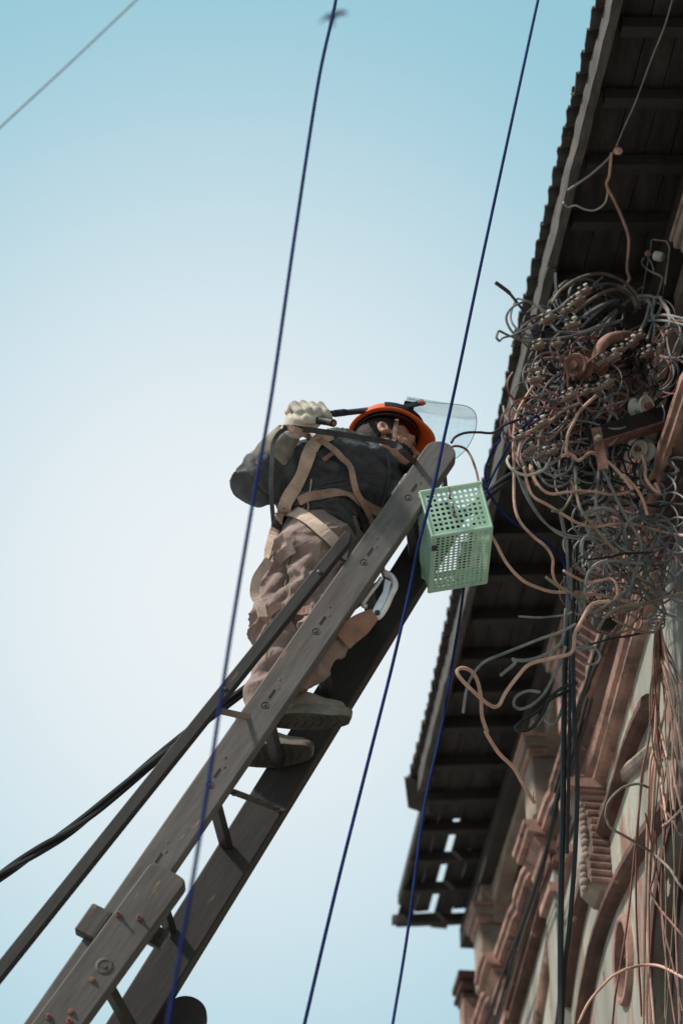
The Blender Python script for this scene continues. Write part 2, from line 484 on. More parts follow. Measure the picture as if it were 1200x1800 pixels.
# balustrade band of lattice above the cornice
z0, z1 = ZC + .035, ZC + .285
LU0, LU1 = UZ(1135, 1010, .08)[0], UZ(1000, 1440, .08)[0]
bk = MB(); bk.box(W((LU0 + LU1) / 2, (z0 + z1) / 2, .062), SX * ((LU1 - LU0) / 2), NX * .015, (0, 0, (z1 - z0) / 2)); bk.build('lattice_backing', M['brown'], BLD)
lt = MB(); n = 0; u = LU0
while u < LU1 - .06:
    for (a, b_) in ((0, .055), (.055, 0)):
        for q in range(6):
            za = z0 + .05 * q
            lt.bar(W(u + a, za, .084), W(u + b_, za + .05, .084), SX * .006, NX * .010)
    u += .055
lo_ = lt.build('lattice_panel', M['brown'], BLD); lo_['kind'] = 'stuff'
for z in (z0 - .018, z1 + .018):
    rl = MB(); rl.box(W((LU0 + LU1) / 2, z, .072), SX * ((LU1 - LU0) / 2), NX * .018, (0, 0, .010)); rl.build('balustrade_rail', M['pink'], BLD)

# gallery columns with capitals, arches between them, the beam over them
zcap = Zo(8.86)
cols = [(5.6, .12, 'stone'), (7.25, .12, 'pink'), (9.25, .11, 'plaster'), (10.45, .10, 'pink'), (11.42, .12, 'stone'), (13.3, .12, 'stone')]
for (uo, hw, mm) in cols:
    u = Uo(uo)
    c = MB(); c.box(W(u, (z1 + .04 + zcap) / 2, -.06), SX * hw * .82, NX * .085, (0, 0, (zcap - z1 - .04) / 2))
    cc = bevel(c.build('column', M[mm], BLD), .012)
    for i, (dz, hh, e) in enumerate(((0.0, .018, 1.0), (.04, .022, 1.15), (.085, .023, 1.38), (.118, .010, 1.5))):
        k = MB(); k.box(W(u, zcap + dz, -.06), SX * hw * .82 * e, NX * (.085 * e), (0, 0, hh)); bevel(k.build('capital_step', M['pink' if i % 2 else 'stone'], cc), .006)
    s_ = MB(); s_.box(W(u, (zcap + .13 + ZS - .12) / 2, -.07), SX * hw * .8, NX * .075, (0, 0, (ZS - .12 - zcap - .13) / 2)); s_.build('upper_shaft', M[mm], cc)
for (a, b_) in zip(cols[:-1], cols[1:]):
    ua, ub = Uo(a[0]) + a[1] * .8, Uo(b_[0]) - b_[1] * .8
    zt, zb = ZS - .13, zcap + .02
    mid = (ua + ub) / 2; hr = (ub - ua) / 2 - .02
    poly = [(ua, zt), (ub, zt), (ub, zb)] + [(mid + hr * math.cos(R(t)), zb + (zt - zb - .06) * math.sin(R(t))) for t in range(0, 181, 12)] + [(ua, zb)]
    s_ = MB(); s_.prism([W(u, z, -.05) for u, z in poly], -NX * .08); s_.build('arch_spandrel', M['stone'], BLD)
wp = MB(); wp.box(W((U0 + U1) / 2 + .12, ZS - .065, -.06), SX * ((U1 - U0) / 2 + .1), NX * .075, (0, 0, .06)); wp.build('wall_beam', M['batten'], BLD)
# gallery floor, back wall, end column beyond the corner
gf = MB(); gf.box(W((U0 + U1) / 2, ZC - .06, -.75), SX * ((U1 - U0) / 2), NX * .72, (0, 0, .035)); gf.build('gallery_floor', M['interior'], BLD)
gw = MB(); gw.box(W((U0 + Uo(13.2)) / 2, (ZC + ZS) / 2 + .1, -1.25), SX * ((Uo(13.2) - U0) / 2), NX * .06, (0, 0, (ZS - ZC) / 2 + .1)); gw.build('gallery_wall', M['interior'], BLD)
ue, ze = UZ(816, 1745)
c = MB(); c.box(W(ue, ze - 1.3, -.02), SX * .07, NX * .04, (0, 0, 1.25)); ec = c.build('end_pilaster', M['pink'], BLD)
for (dz, hh, e) in ((-.05, .012, 1.2), (-.015, .014, 1.6), (.018, .012, 1.3), (.055, .02, 1.75)):
    k = MB(); k.box(W(ue, ze + dz, -.02), SX * .07 * e, NX * .04 * e, (0, 0, hh)); bevel(k.build('capital_step', M['brown'], ec), .005)

# eave: rafters across, boards along, fascia, corrugated sheets above
rise = .10
def zsof(o): return ZS + (EO - o) * rise
rs_ = []; u = 3.4; k = 0
while u < Uo(13.85) + .20:
    rs_.append(u); u += .315
raf = MB().bar(W(0, zsof(EO - .03) + .0, EO - .03), W(0, zsof(-1.1) + .0, -1.1), SX * .024, (0, 0, .026))
rme = raf.mesh('rafter', M['batten'])
for u in rs_:
    o = put('rafter', rme, BLD); o.location = SX * (u + random.uniform(-.018, .018)) + Vector((0, 0, random.uniform(-.006, .006))); o.rotation_euler = (random.uniform(-.004, .004), 0, 0)
bo = [EO - .01]                                   # board edges from the eave inwards
while bo[-1] > -1.0: bo.append(bo[-1] - random.uniform(.095, .135))
rnd = random.Random(3)
for i in range(len(bo) - 1):
    oa, ob = bo[i] - .002, bo[i + 1] + .002
    j = 0; n_ = 2 + i % 3
    while j < len(rs_) - 1:
        j2 = min(len(rs_) - 1, j + n_); n_ = 3
        ua, ub = rs_[j] + .002, rs_[j2] - .002
        if j2 == len(rs_) - 1: ub = Uo(13.8) + .24 + rnd.uniform(-.13, .12)
        a_, b2 = oa, ob
        if ua > Uo(12.2) and i == 0: a_ -= .035
        if ua > Uo(12.75):                           # shrunk and broken boards at the ruined end
            if i in (1, 2, 4, 6): b2 += (.022, .034, .0, .0, .030, .0, .05)[i]
        d = MB(); dz = .036 + .012 + rnd.uniform(-.003, .003)
        d.prism([W(ua, zsof(a_) + dz, a_), W(ub, zsof(a_) + dz, a_), W(ub + rnd.uniform(-.02, .03) * (j2 == len(rs_) - 1), zsof(b2) + dz, b2), W(ua, zsof(b2) + dz, b2)], (0, 0, .018))
        d.build('soffit_board', M['board'], BLD)
        j = j2
fa = MB(); 
for (a, b_, dz) in ((U0, Uo(4.9), 0), (Uo(4.905), Uo(7.9), .006), (Uo(7.905), Uo(10.2), 0), (Uo(10.205), Uo(12.33), .004)):
    fa = MB(); ns_ = max(2, int((b_ - a) / .07)); vs = []
    for i in range(ns_ + 1):
        u_ = a + (b_ - a) * i / ns_; jt = [random.uniform(-.0035, .0035) for _ in range(4)]
        if random.random() < .10: jt[0] += .010
        vs += [W(u_, ZS - .038 + dz + jt[0], EO - .005), W(u_, ZS - .038 + dz + jt[0] + jt[1], EO + .029 + jt[2]), W(u_, ZS + .078 + dz, EO + .029 + jt[3]), W(u_, ZS + .078 + dz, EO - .005)]
    fs = [(i * 4 + q, i * 4 + (q + 1) % 4, i * 4 + 4 + (q + 1) % 4, i * 4 + 4 + q) for i in range(ns_) for q in range(4)] + [(0, 1, 2, 3), (ns_ * 4 + 3, ns_ * 4 + 2, ns_ * 4 + 1, ns_ * 4)]
    fa.add(vs, fs).build('fascia_board', M['fascia'], BLD)
fe = MB(); fe.box(W(Uo(13.1), ZS + .03, EO - .03), SX * (Uo(13.75) - Uo(12.45)) * .5, NX * .012, (0, 0, .03)); fe.build('torn_fascia', M['sheet'], BLD)
eb = MB(); eb.bar(W(Uo(13.8) + .15, ZS + .012, EO - .01), W(Uo(13.8) + .15, ZS + .045, EO - .30), (0, 0, .022), SX * .022); eb.build('end_batten', M['fascia'], BLD)
fl = MB(); fl.add([W(Uo(12.42), ZS + .1, EO + .09), W(Uo(12.62), ZS + .02, EO + .05), W(Uo(12.60), ZS - .03, EO - .06), W(Uo(12.4), ZS + .05, EO - .03)], [(0, 1, 2, 3)])
fl.build('torn_sheet', M['sheet'], BLD)

def roof_sheet(u0, nw, tilt):
    per = .1015; m = 8
    vs, fs = [], []
    cols_ = nw * m + 1; do = random.uniform(-.010, .014); sk = random.uniform(-.012, .012); am = random.uniform(.020, .027); ph_ = random.uniform(-.4, .4)
    for i in range(cols_):
        uu = u0 + per * i / m
        zz = am * math.cos(2 * math.pi * i / m + ph_) + random.uniform(-.0015, .0015)
        for (o, dz) in ((EO + .056 + do + sk * i / cols_ + random.uniform(-.003, .003), 0), (EO - .3, .18), (EO - 1.7, .8)):
            vs.append(W(uu, ZS + .118 + zz + dz * 1.0 + tilt, o))
    for i in range(cols_ - 1):
        for q in range(2): fs.append((i * 3 + q, i * 3 + q + 1, (i + 1) * 3 + q + 1, (i + 1) * 3 + q))
    s_ = MB().add(vs, fs); o = s_.build('roof_sheet', M['sheet'], BLD, True)
    sm = o.modifiers.new('t', 'SOLIDIFY'); sm.thickness = .007; sm.offset = 0
u = 2.6; k = 0
while u < Uo(12.2):
    nw = 7; 
    roof_sheet(u, nw, .008 * (k % 2) + random.uniform(-.003, .003)); u += .1015 * nw - .03; k += 1
# inner slope that still covers the ruined end, behind the gallery wall

# ================================================================== ladder
YA = 6.15
LA, LB = P(369, 1380, YA), P(717, 875, YA)
LD = (LB - LA).normalized()                     # up along the rails
LN = Vector((LD.z, 0, -LD.x))                   # across a rail, towards the wall and down
YV = Vector((0, 1, 0))
RV = Vector((0.035, 0.345, 0))                  # from the near rail to the far rail
LAD = thing('wooden_ladder', 'tall dark wooden extension ladder that the lineman stands on', 'ladder', LA - LD * (LA.z / LD.z))
def along(p): return (p - LA).dot(LD)
def rail(name, base, hw, th, s0, s1, m, round_top=True, LD=LD, rd=.75):
    LN = Vector((LD.z, 0, -LD.x))
    poly = []
    a, b_ = base + LD * s0, base + LD * s1
    poly += [a - LN * hw, a + LN * hw]
    if round_top:
        c = b_ - LD * hw * rd
        sg_ = lambda v: math.copysign(abs(v) ** (rd / .75), v)
        poly += [c + LN * (hw * sg_(math.cos(R(t)))) + LD * (hw * 1.2 * rd * sg_(math.sin(R(t)))) for t in range(0, 181, 12)]
    else:
        poly += [b_ + LN * hw, b_ - LN * hw]
    o = MB().prism(poly, YV * th).build(name, m, LAD)
    return bevel(o, .005, 2)
sg = -LA.z / LD.z
st = along(P(786, 782, YA))
HW = .054
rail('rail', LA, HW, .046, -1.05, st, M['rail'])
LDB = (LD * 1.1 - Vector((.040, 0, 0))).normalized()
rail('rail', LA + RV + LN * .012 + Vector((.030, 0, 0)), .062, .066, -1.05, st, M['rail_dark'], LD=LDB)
plugs = [(717, 875), (638, 988), (555, 1110), (466, 1240), (369, 1380), (267, 1531)]
RUNG = []
for (px, py) in plugs:
    s_ = along(P(px, py, YA)); c = LA + LD * s_
    RUNG.append(c)
    rg = MB().bar(c + RV * .135, c + RV * 1.0, LD * .013, LN * .021).build('rung', M['rung'], LAD); bevel(rg, .005)
    pl = MB().lathe(c + YV * .0015, -YV, [(-.004, .0128), (.0022, .0128), (.0028, .0118), (.0022, .0100), (.0012, .0092), (.0012, .0068), (.0020, .0060)], 16)
    pl.build('rung_plug', M['rail_dark'], LAD, True)
    MB().lathe(c + YV * .001, -YV, [(0, .0050), (.0030, .0050), (.0036, .003)], 10).build('plug_screw', M['steel'], LAD, True)
    nl = MB().bar(c + LD * .03 - LN * .004 - YV * .0012, c + LD * .065 - LN * .004 - YV * .0012, LN * .0012, YV * .0012); nl.build('check_crack', M['rung'], LAD)
    for q in range(2):
        cc = c + LD * (.075 + .03 * q) + LN * (.006 - .014 * q)
        MB().lathe(cc + YV * .001, -YV, [(-.003, .006), (.0012, .006), (.0018, .003)], 8).build('screw_head', M['steel'], LAD)
# lower section: heavier rails overlapping in front of and behind the upper ones
LC = P(287, 1545, YA - .085)
LDC = (LC - P(143, 1742, YA - .085)).normalized(); LNC = Vector((LDC.z, 0, -LDC.x))
C0 = LC; sc = .03
HC = .062
rail('lower_rail', C0, HC, .048, -LC.z / LDC.z, sc, M['rail_mid'], LD=LDC, rd=.40)
DD = P(333, 1772, YA + RV.y + .07); D0 = DD + (LA - DD).dot(LD) * LD
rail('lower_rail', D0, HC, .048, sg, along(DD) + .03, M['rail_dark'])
s_ = (P(172, 1692, YA - .085) - LC).dot(LDC); k = 0
while s_ > -LC.z / LDC.z + .25:
    a = C0 + LDC * s_
    e = D0 + LD * along(a)
    bevel(MB().bar(Vector((a.x, YA - .005, a.z)), Vector((e.x, e.y, e.z)), LD * .014, LN * .02).build('lower_rung', M['rung'], LAD), .004)
    if k < 2:
        MB().lathe(a + YV * .001 + LN * .012, -YV, [(-.004, .026), (.002, .026), (.004, .023), (.004, .018), (.002, .017), (.002, .008), (.005, .007)], 18).build('washer_plate', M['rail_mid'], LAD, True)
    s_ -= .305; k += 1
for (px, py, q) in ((208, 1608, 1), (245, 1614, 1), (162, 1722, 0), (86, 1788, 1), (122, 1795, 1), (125, 1778, 0)):
    c = P(px, py, YA - .086)
    bb = MB().lathe(c, -YV, [(-.004, .009), (.004, .009), (.0045, .005), (.020 if q else .008, .0045)], 7).build('bolt', M['rust'], LAD)
# guide block, strap clip and tie bars
c = P(166, 1624, YA - .004); bevel(MB().box(c, LD * .050, LN * .036, YV * .018).build('guide_block', M['rail_mid'], LAD), .005)
c = P(277, 1648, YA + .05); bevel(MB().box(c, LD * .03, LN * .028, YV * .012).build('clip_plate', M['steel'], LAD), .003)
bt = MB().lathe(P(262, 1645, YA + .03), -YV, [(-.01, .011), (.006, .011), (.01, .006)], 8).build('clip_bolt', M['rust'], LAD)
a, b_ = P(404, 1390, YA + .05), P(496, 1424, YA + RV.y - .006)
bevel(MB().bar(a, b_, Vector((0, .0, .003)), (b_ - a).cross(Vector((0, 0, 1))).normalized() * .016).build('tie_bar', M['steel'], LAD), .002)
for t in (.08, .9):
    MB().lathe(a.lerp(b_, t) - Vector((0, 0, .003)), (0, 0, -1), [(-.002, .008), (.006, .008), (.007, .005)], 8).build('tie_bolt', M['steel'], LAD)
# thin prop pole strapped beside the ladder
YP = YA - .10
pa, pb_ = P(-15, 1722, YP), P(616, 935, YP)
pd = (pb_ - pa).normalized(); pn = Vector((pd.z, 0, -pd.x))
p0 = pa - pd * (pa.z / pd.z)
hw = .019
pp = [p0 - pn * hw, p0 + pn * hw, pb_ + pn * hw - pd * .035, pb_ + pn * hw * .2, pb_ - pn * hw]
bevel(MB().prism(pp, YV * .032).build('prop_pole', M['rail_dark'], LAD), .003)
for t in (.905, .975):
    c = p0.lerp(pb_, t); MB().lathe(c + pn * .002, -YV, [(-.002, .007), (.004, .007), (.006, .004)], 8).build('pole_bolt', M['steel'], LAD)
a, b_ = P(384, 1249, YP + .034), P(452, 1264, YA + .02)
MB().bar(a, b_, (0, 0, .010), YV * .004).build('pole_strap', M['stone'], LAD)
# ================================================================== signed-distance modelling for the lineman
_rng = np.random.RandomState(5)
_lat = _rng.rand(40, 40, 40).astype(np.float32)
def vnoise(p):
    q = np.floor(p).astype(int); f = (p - q).astype(np.float32); f = f * f * (3 - 2 * f)
    r = 0
    for dx in (0, 1):
        for dy in (0, 1):
            for dz in (0, 1):
                wgt = (f[..., 0] if dx else 1 - f[..., 0]) * (f[..., 1] if dy else 1 - f[..., 1]) * (f[..., 2] if dz else 1 - f[..., 2])
                r = r + wgt * _lat[(q[..., 0] + dx) % 40, (q[..., 1] + dy) % 40, (q[..., 2] + dz) % 40]
    return r
class Field:
    def __init__(s, lo, hi, h):
        s.lo = np.array(lo, float); s.h = h
        s.n = np.ceil((np.array(hi, float) - s.lo) / h).astype(int) + 1
        s.g = np.full(s.n, 1.0, np.float32)
    def sub(s, lo, hi, pad):
        a = np.clip(np.floor((np.array(lo) - pad - s.lo) / s.h).astype(int), 0, s.n)
        b = np.clip(np.ceil((np.array(hi) + pad - s.lo) / s.h).astype(int) + 1, 0, s.n)
        if np.any(b - a < 1): return None, None
        sl_ = tuple(slice(a[i], b[i]) for i in range(3))
        ax = [s.lo[i] + s.h * np.arange(a[i], b[i]) for i in range(3)]
        return sl_, np.stack(np.meshgrid(*ax, indexing='ij'), -1)
    def comb(s, sl_, d, k, cut=False):
        a = s.g[sl_]
        if cut:
            d = -d
            hh = np.clip(.5 - .5 * (a - d) / k, 0, 1) if k > 0 else None
            s.g[sl_] = a * (1 - hh) + d * hh + k * hh * (1 - hh) if k > 0 else np.maximum(a, d)
        elif k > 0:
            hh = np.clip(.5 + .5 * (a - d) / k, 0, 1)
            s.g[sl_] = a * (1 - hh) + d * hh - k * hh * (1 - hh)
        else: s.g[sl_] = np.minimum(a, d)
    def cap(s, a, b, ra, rb=None, k=.02, cut=False):
        rb = ra if rb is None else rb
        a, b = np.array(a, float), np.array(b, float); m = max(ra, rb)
        sl_, p = s.sub(np.minimum(a, b) - m, np.maximum(a, b) + m, max(k * 2.5, .03))
        if sl_ is None: return s
        ab = b - a; t = np.clip(((p - a) @ ab) / max(ab @ ab, 1e-9), 0, 1)
        d = np.linalg.norm(p - a - t[..., None] * ab, axis=-1) - (ra + (rb - ra) * t)
        s.comb(sl_, d.astype(np.float32), k, cut); return s
    def ell(s, c, ax, r, k=.02, cut=False):
        c = np.array(c, float); A = np.array([list(v) for v in ax], float); r = np.array(r, float); m = r.max()
        sl_, p = s.sub(c - m, c + m, max(k * 2.5, .03))
        if sl_ is None: return s
        q = (p - c) @ A.T
        k0 = np.linalg.norm(q / r, axis=-1); k1 = np.linalg.norm(q / (r * r), axis=-1) + 1e-9
        d = k0 * (k0 - 1) / k1
        s.comb(sl_, d.astype(np.float32), k, cut); return s
    def all(s):
        ax = [s.lo[i] + s.h * np.arange(s.n[i]) for i in range(3)]
        return np.stack(np.meshgrid(*ax, indexing='ij'), -1)
    def wrinkle(s, A, freq, amp, ridged=True, off=0, clip=.06):
        m = np.abs(s.g) < clip
        ids = np.argwhere(m); p = s.lo + ids * s.h
        q = (p @ np.array([list(v) for v in A], float).T) * np.array(freq) + 50 + off
        q = q + (vnoise(q * .5 + 9)[:, None] - .5) * 1.6
        nv = vnoise(q)
        if ridged: nv = 1 - np.abs(2 * nv - 1); nv = nv ** 2.4
        s.g[m] += (amp * (.5 - nv)).astype(np.float32); return s
    def nets(s):
        g = s.g; ins = g < 0
        n = np.array(g.shape) - 1
        cnt = np.zeros(n, np.int8)
        for dx in (0, 1):
            for dy in (0, 1):
                for dz in (0, 1): cnt += ins[dx:n[0] + dx, dy:n[1] + dy, dz:n[2] + dz]
        cells = np.argwhere((cnt > 0) & (cnt < 8))
        idx = np.full(n, -1, np.int64); idx[tuple(cells.T)] = np.arange(len(cells))
        acc = np.zeros((len(cells), 3)); w_ = np.zeros(len(cells))
        cor = [(i, j, k) for i in (0, 1) for j in (0, 1) for k in (0, 1)]
        for a in cor:
            for ax in range(3):
                if a[ax] == 1: continue
                b = list(a); b[ax] = 1
                va = g[tuple((cells + a).T)]; vb = g[tuple((cells + b).T)]
                cr = (va < 0) != (vb < 0)
                t = np.where(cr, va / np.where(cr, va - vb, 1), 0)
                pt = np.tile(np.array(a, float), (len(cells), 1)); pt[:, ax] = t
                acc[cr] += pt[cr]; w_[cr] += 1
        vs = s.lo + s.h * (cells + acc / w_[:, None])
        fs = []
        for ax in range(3):
            o1, o2 = (ax + 1) % 3, (ax + 2) % 3
            A_ = [slice(None)] * 3; B_ = [slice(None)] * 3; A_[ax] = slice(0, -1); B_[ax] = slice(1, None)
            e = np.argwhere(ins[tuple(A_)] != ins[tuple(B_)])
            e = e[(e[:, o1] > 0) & (e[:, o2] > 0) & (e[:, o1] < n[o1]) & (e[:, o2] < n[o2])]
            def c(d1, d2):
                q = e.copy(); q[:, o1] += d1; q[:, o2] += d2; return idx[tuple(q.T)]
            q = np.stack([c(-1, -1), c(0, -1), c(0, 0), c(-1, 0)], 1)
            fl_ = ~ins[tuple(e.T)]
            q[fl_] = q[fl_][:, ::-1]
            fs.append(q)
        return vs, np.concatenate(fs)
    def folds(s, paths, r=.016, k=.022, sink=.004):
        vs, fs = s.nets()
        bv = BVHTree.FromPolygons(vs.tolist(), fs.tolist())
        for pth in paths:
            q = crom([Vector((a, b_, 0)) for a, b_ in pth], 4); hit = []
            for p in q:
                d = ray(p.x, p.y).normalized(); h = bv.ray_cast(CAM, d)
                if h[0] is not None: hit.append(h[0] + d * sink)
            n_ = len(hit)
            for i in range(n_ - 1):
                if (hit[i] - hit[i + 1]).length > .06: continue
                e0 = math.sin(math.pi * (i + .3) / n_) ** .6; e1 = math.sin(math.pi * (i + 1.3) / (n_ + .6)) ** .6
                s.cap(hit[i], hit[i + 1], r * max(.25, e0), r * max(.25, e1), k)
        return s
    def build(s, name, m, parent, smooth_it=0, label=None):
        vs, fs = s.nets()
        me = bpy.data.meshes.new(name)
        me.from_pydata(vs.tolist(), [], fs.tolist())
        if smooth_it:
            bm = bmesh.new(); bm.from_mesh(me)
            for _ in range(smooth_it): bmesh.ops.smooth_vert(bm, verts=bm.verts, factor=.5, use_axis_x=True, use_axis_y=True, use_axis_z=True)
            bm.to_mesh(me); bm.free()
        me.materials.append(m)
        me.polygons.foreach_set('use_smooth', [True] * len(me.polygons))
        return put(name, me, parent, label)

M['skin'] = mat('skin', (172, 128, 113), (150, 108, 96), scale=25, rough=0.55, bump=0.15, bscale=150)
M['hair'] = mat('dark_hair', (40, 32, 30), (26, 22, 22), scale=90, rough=0.7, bump=0.6, bscale=260)
M['jacket'] = mat('black_jacket_cloth', (78, 82, 86), (54, 58, 62), scale=9, rough=0.72, bump=1.0, bscale=17, bdist=.014, c3=(74, 77, 80), c3amt=0.62, c3scale=6, c3soft=.2, spec=.3)
M['lining'] = mat('jacket_seam', (80, 82, 82), (60, 62, 63), scale=40, rough=0.8)
M['trouser'] = mat('dusty_trouser_cloth', (152, 134, 129), (120, 106, 103), scale=6, rough=0.9, bump=1.0, bscale=15, bdist=.014, c3=(104, 92, 92), c3amt=0.6, c3scale=5, c3soft=.2)
M['trouser_dark'] = M['trouser']
M['glove'] = mat('dirty_canvas_glove', (208, 203, 192), (152, 148, 140), scale=16, rough=0.95, bump=0.5, bscale=160, c3=(100, 96, 88), c3amt=0.58, c3scale=20, c3soft=.12)
M['gauntlet'] = mat('shaded_grimy_cuff', (146, 142, 132), (104, 101, 95), scale=14, rough=.95, bump=.5, bscale=140, c3=(84, 80, 76), c3amt=.56, c3scale=14, c3soft=.15)  # grimy canvas with the cuff's shade worked into its grey
M['leather'] = mat('brown_leather', (152, 114, 100), (118, 90, 80), scale=20, rough=0.75, bump=0.3)
M['webbing'] = mat('tan_webbing', (208, 188, 172), (174, 156, 144), scale=18, rough=0.9, bump=0.5, bscale=220, c3=(140, 110, 98), c3amt=0.6, c3scale=12, c3soft=.15)
M['webbing_pink'] = mat('faded_webbing', (172, 142, 130), (138, 114, 106), scale=18, rough=0.85, bump=0.5, bscale=220)
M['webbing_dark'] = mat('dark_webbing', (66, 66, 68), (48, 48, 52), scale=18, rough=0.8, bump=0.5, bscale=220)
M['orange'] = mat('orange_helmet_plastic', (226, 98, 34), (196, 78, 26), scale=6, rough=0.38, bump=0.05, c3=(120, 60, 34), c3amt=0.66, c3scale=14, c3soft=.15, spec=.5)
M['blackplastic'] = mat('black_plastic', (34, 34, 36), (24, 24, 26), scale=15, rough=0.4, bump=0.1)
M['shoe'] = mat('dusty_canvas_shoe', (140, 136, 124), (104, 100, 92), scale=14, rough=0.9, bump=0.4)
M['sole'] = mat('worn_rubber_sole', (132, 128, 120), (92, 89, 85), scale=14, rough=0.85, bump=0.5)
M['outsole'] = mat('dark_rubber_outsole', (74, 71, 68), (56, 54, 52), scale=20, rough=.9, bump=.5)
M['eye'] = mat('eye', (60, 48, 44), (36, 28, 26), scale=40, rough=0.25, bump=0)

F1 = RUNG[3] + RV * (.115 / .345) + Vector((0, 0, .022))
F2 = RUNG[3] + RV * (.30 / .345) + Vector((-.05, 0, .012))
MAN = thing('person', 'lineman in dark jacket, harness and orange helmet standing on the ladder', 'person', (F1 + F2) / 2)
y1, y2 = F1.y, F2.y
ank1, ank2 = F1 + Vector((.065, 0, .10)), F2 + Vector((.0, 0, .125))
kn1, hip1 = P(574, 1100, y1 - .0), P(552, 958, y1 - .01)
kn2, hip2 = P(494, 1112, y2 - .02), P(536, 992, y2 - .02)
pel = P(550, 950, YA + .19)
chest = P(617, 853, YA + .20)
neck = P(668, 806, YA + .20)
shR, shL = P(588, 803, YA + .04), P(690, 838, YA + .36)
elR, wrR = P(450, 846, YA + .04), P(503, 768, YA - .09)
elL, wrL = P(742, 905, YA + .36), P(706, 872, YA + .15)
spine = (neck - pel).normalized()
sh = (shL - shR).normalized()
fwd = sh.cross(spine).normalized()
if fwd.x < 0: fwd = -fwd
# head frame
hp_ = R(3)
hf = Vector((math.cos(hp_), .14, -math.sin(hp_))).normalized()
hl = Vector((0, 0, 1)).cross(hf).normalized()
hu = hf.cross(hl).normalized()
rl_ = R(14)
hl, hu = hl * math.cos(rl_) + hu * math.sin(rl_) * -1, hu * math.cos(rl_) + hl * math.sin(rl_)
HC_ = P(680, 786, YA + .185)
def hd(f, l, u): return HC_ + hf * f + hl * l + hu * u

# body: one continuous skin surface (head with face, neck, trunk, arms, legs)
allp = [F1, F2, kn1, kn2, hip1, hip2, pel, chest, neck, shR, shL, elR, wrR, elL, wrL, hd(0, 0, .15), ank1, ank2]
lo = [min(p[i] for p in allp) - .16 for i in range(3)]; hi = [max(p[i] for p in allp) + .2 for i in range(3)]
B = Field(lo, hi, .0062)
B.cap(pel, chest, .10, .115, .04); B.cap(chest, neck - spine * .03, .11, .06, .05); B.cap(shR, shL, .05, .05, .05)
for (a, e, wv_) in ((shR, elR, wrR), (shL, elL, wrL)): B.cap(a, e, .05, .04, .03); B.cap(e, wv_, .04, .03, .02)
for (a, e, wv_) in ((hip1, kn1, ank1), (hip2, kn2, ank2)): B.cap(a, e, .075, .055, .04); B.cap(e, wv_, .055, .04, .02)
for f_, q_ in ((F1, .03), (F2, -.03)): B.cap(f_ + Vector((q_, .012, .05)), f_ + Vector((q_ + .09, .012, .045)), .022, .018, .02)
body = B.build('body', M['skin'], MAN)
# the head is part of the same body mesh: modelled on a finer grid and joined to it at the neck
H = Field([HC_[i] - .19 for i in range(3)], [HC_[i] + .19 for i in range(3)], .0034)
hx = (hf, hl, hu)
H.cap(hd(-.02, 0, -.07), neck - spine * .05, .056, .064, .03)
H.ell(hd(-.012, 0, .035), hx, (.096, .076, .098), .02)
H.ell(hd(.03, 0, -.045), hx, (.062, .056, .066), .03)
H.cap(hd(.066, -.012, -.098), hd(.066, .012, -.098), .021, None, .025)
H.cap(hd(-.01, .056, -.055), hd(.06, .024, -.095), .018, None, .02); H.cap(hd(-.01, -.056, -.055), hd(.06, -.024, -.095), .018, None, .02)
H.ell(hd(.052, .04, -.025), hx, (.026, .022, .02), .018); H.ell(hd(.052, -.04, -.025), hx, (.026, .022, .02), .018)
H.cap(hd(.080, -.036, .022), hd(.080, .036, .022), .012, None, .018)
for s_ in (-1, 1): H.ell(hd(.093, .032 * s_, .001), hx, (.016, .019, .012), .010, True)
for s_ in (-1, 1): H.ell(hd(.074, .032 * s_, -.002), hx, (.015, .016, .0135), .004)
H.cap(hd(.086, 0, .012), hd(.112, 0, -.036), .0085, .0125, .012)
for s_ in (-1, 1): H.ell(hd(.098, .013 * s_, -.040), hx, (.013, .009, .009), .006); H.ell(hd(.104, .008 * s_, -.0485), hx, (.006, .004, .005), .003, True)
H.cap(hd(.088, -.020, -.066), hd(.088, .020, -.066), .0075, None, .008); H.cap(hd(.084, -.017, -.079), hd(.084, .017, -.079), .008, None, .008)
H.cap(hd(.096, -.022, -.0725), hd(.096, .022, -.0725), .0028, None, .004, True)
for s_ in (-1, 1):
    ex = (hf * .94 + hl * (-.3 * s_), hl * .95 + hf * (.3 * s_), hu)
    H.ell(hd(-.026, .080 * s_, -.004), ex, (.022, .010, .033), .006)
    H.ell(hd(-.022, .090 * s_, .0), ex, (.011, .008, .019), .004, True)
    H.ell(hd(-.024, .088 * s_, -.029), ex, (.009, .007, .010), .004)
hv, hfs = H.nets()
me = body.data; bm = bmesh.new(); bm.from_mesh(me)
# drop the coarse trunk above the collar and add the fine head: the two overlap inside the neck
base = [bm.verts.new(v) for v in hv.tolist()]
for q in hfs.tolist():
    try: bm.faces.new([base[i] for i in q])
    except ValueError: pass
for f_ in bm.faces: f_.smooth = True
bm.to_mesh(me); bm.free()

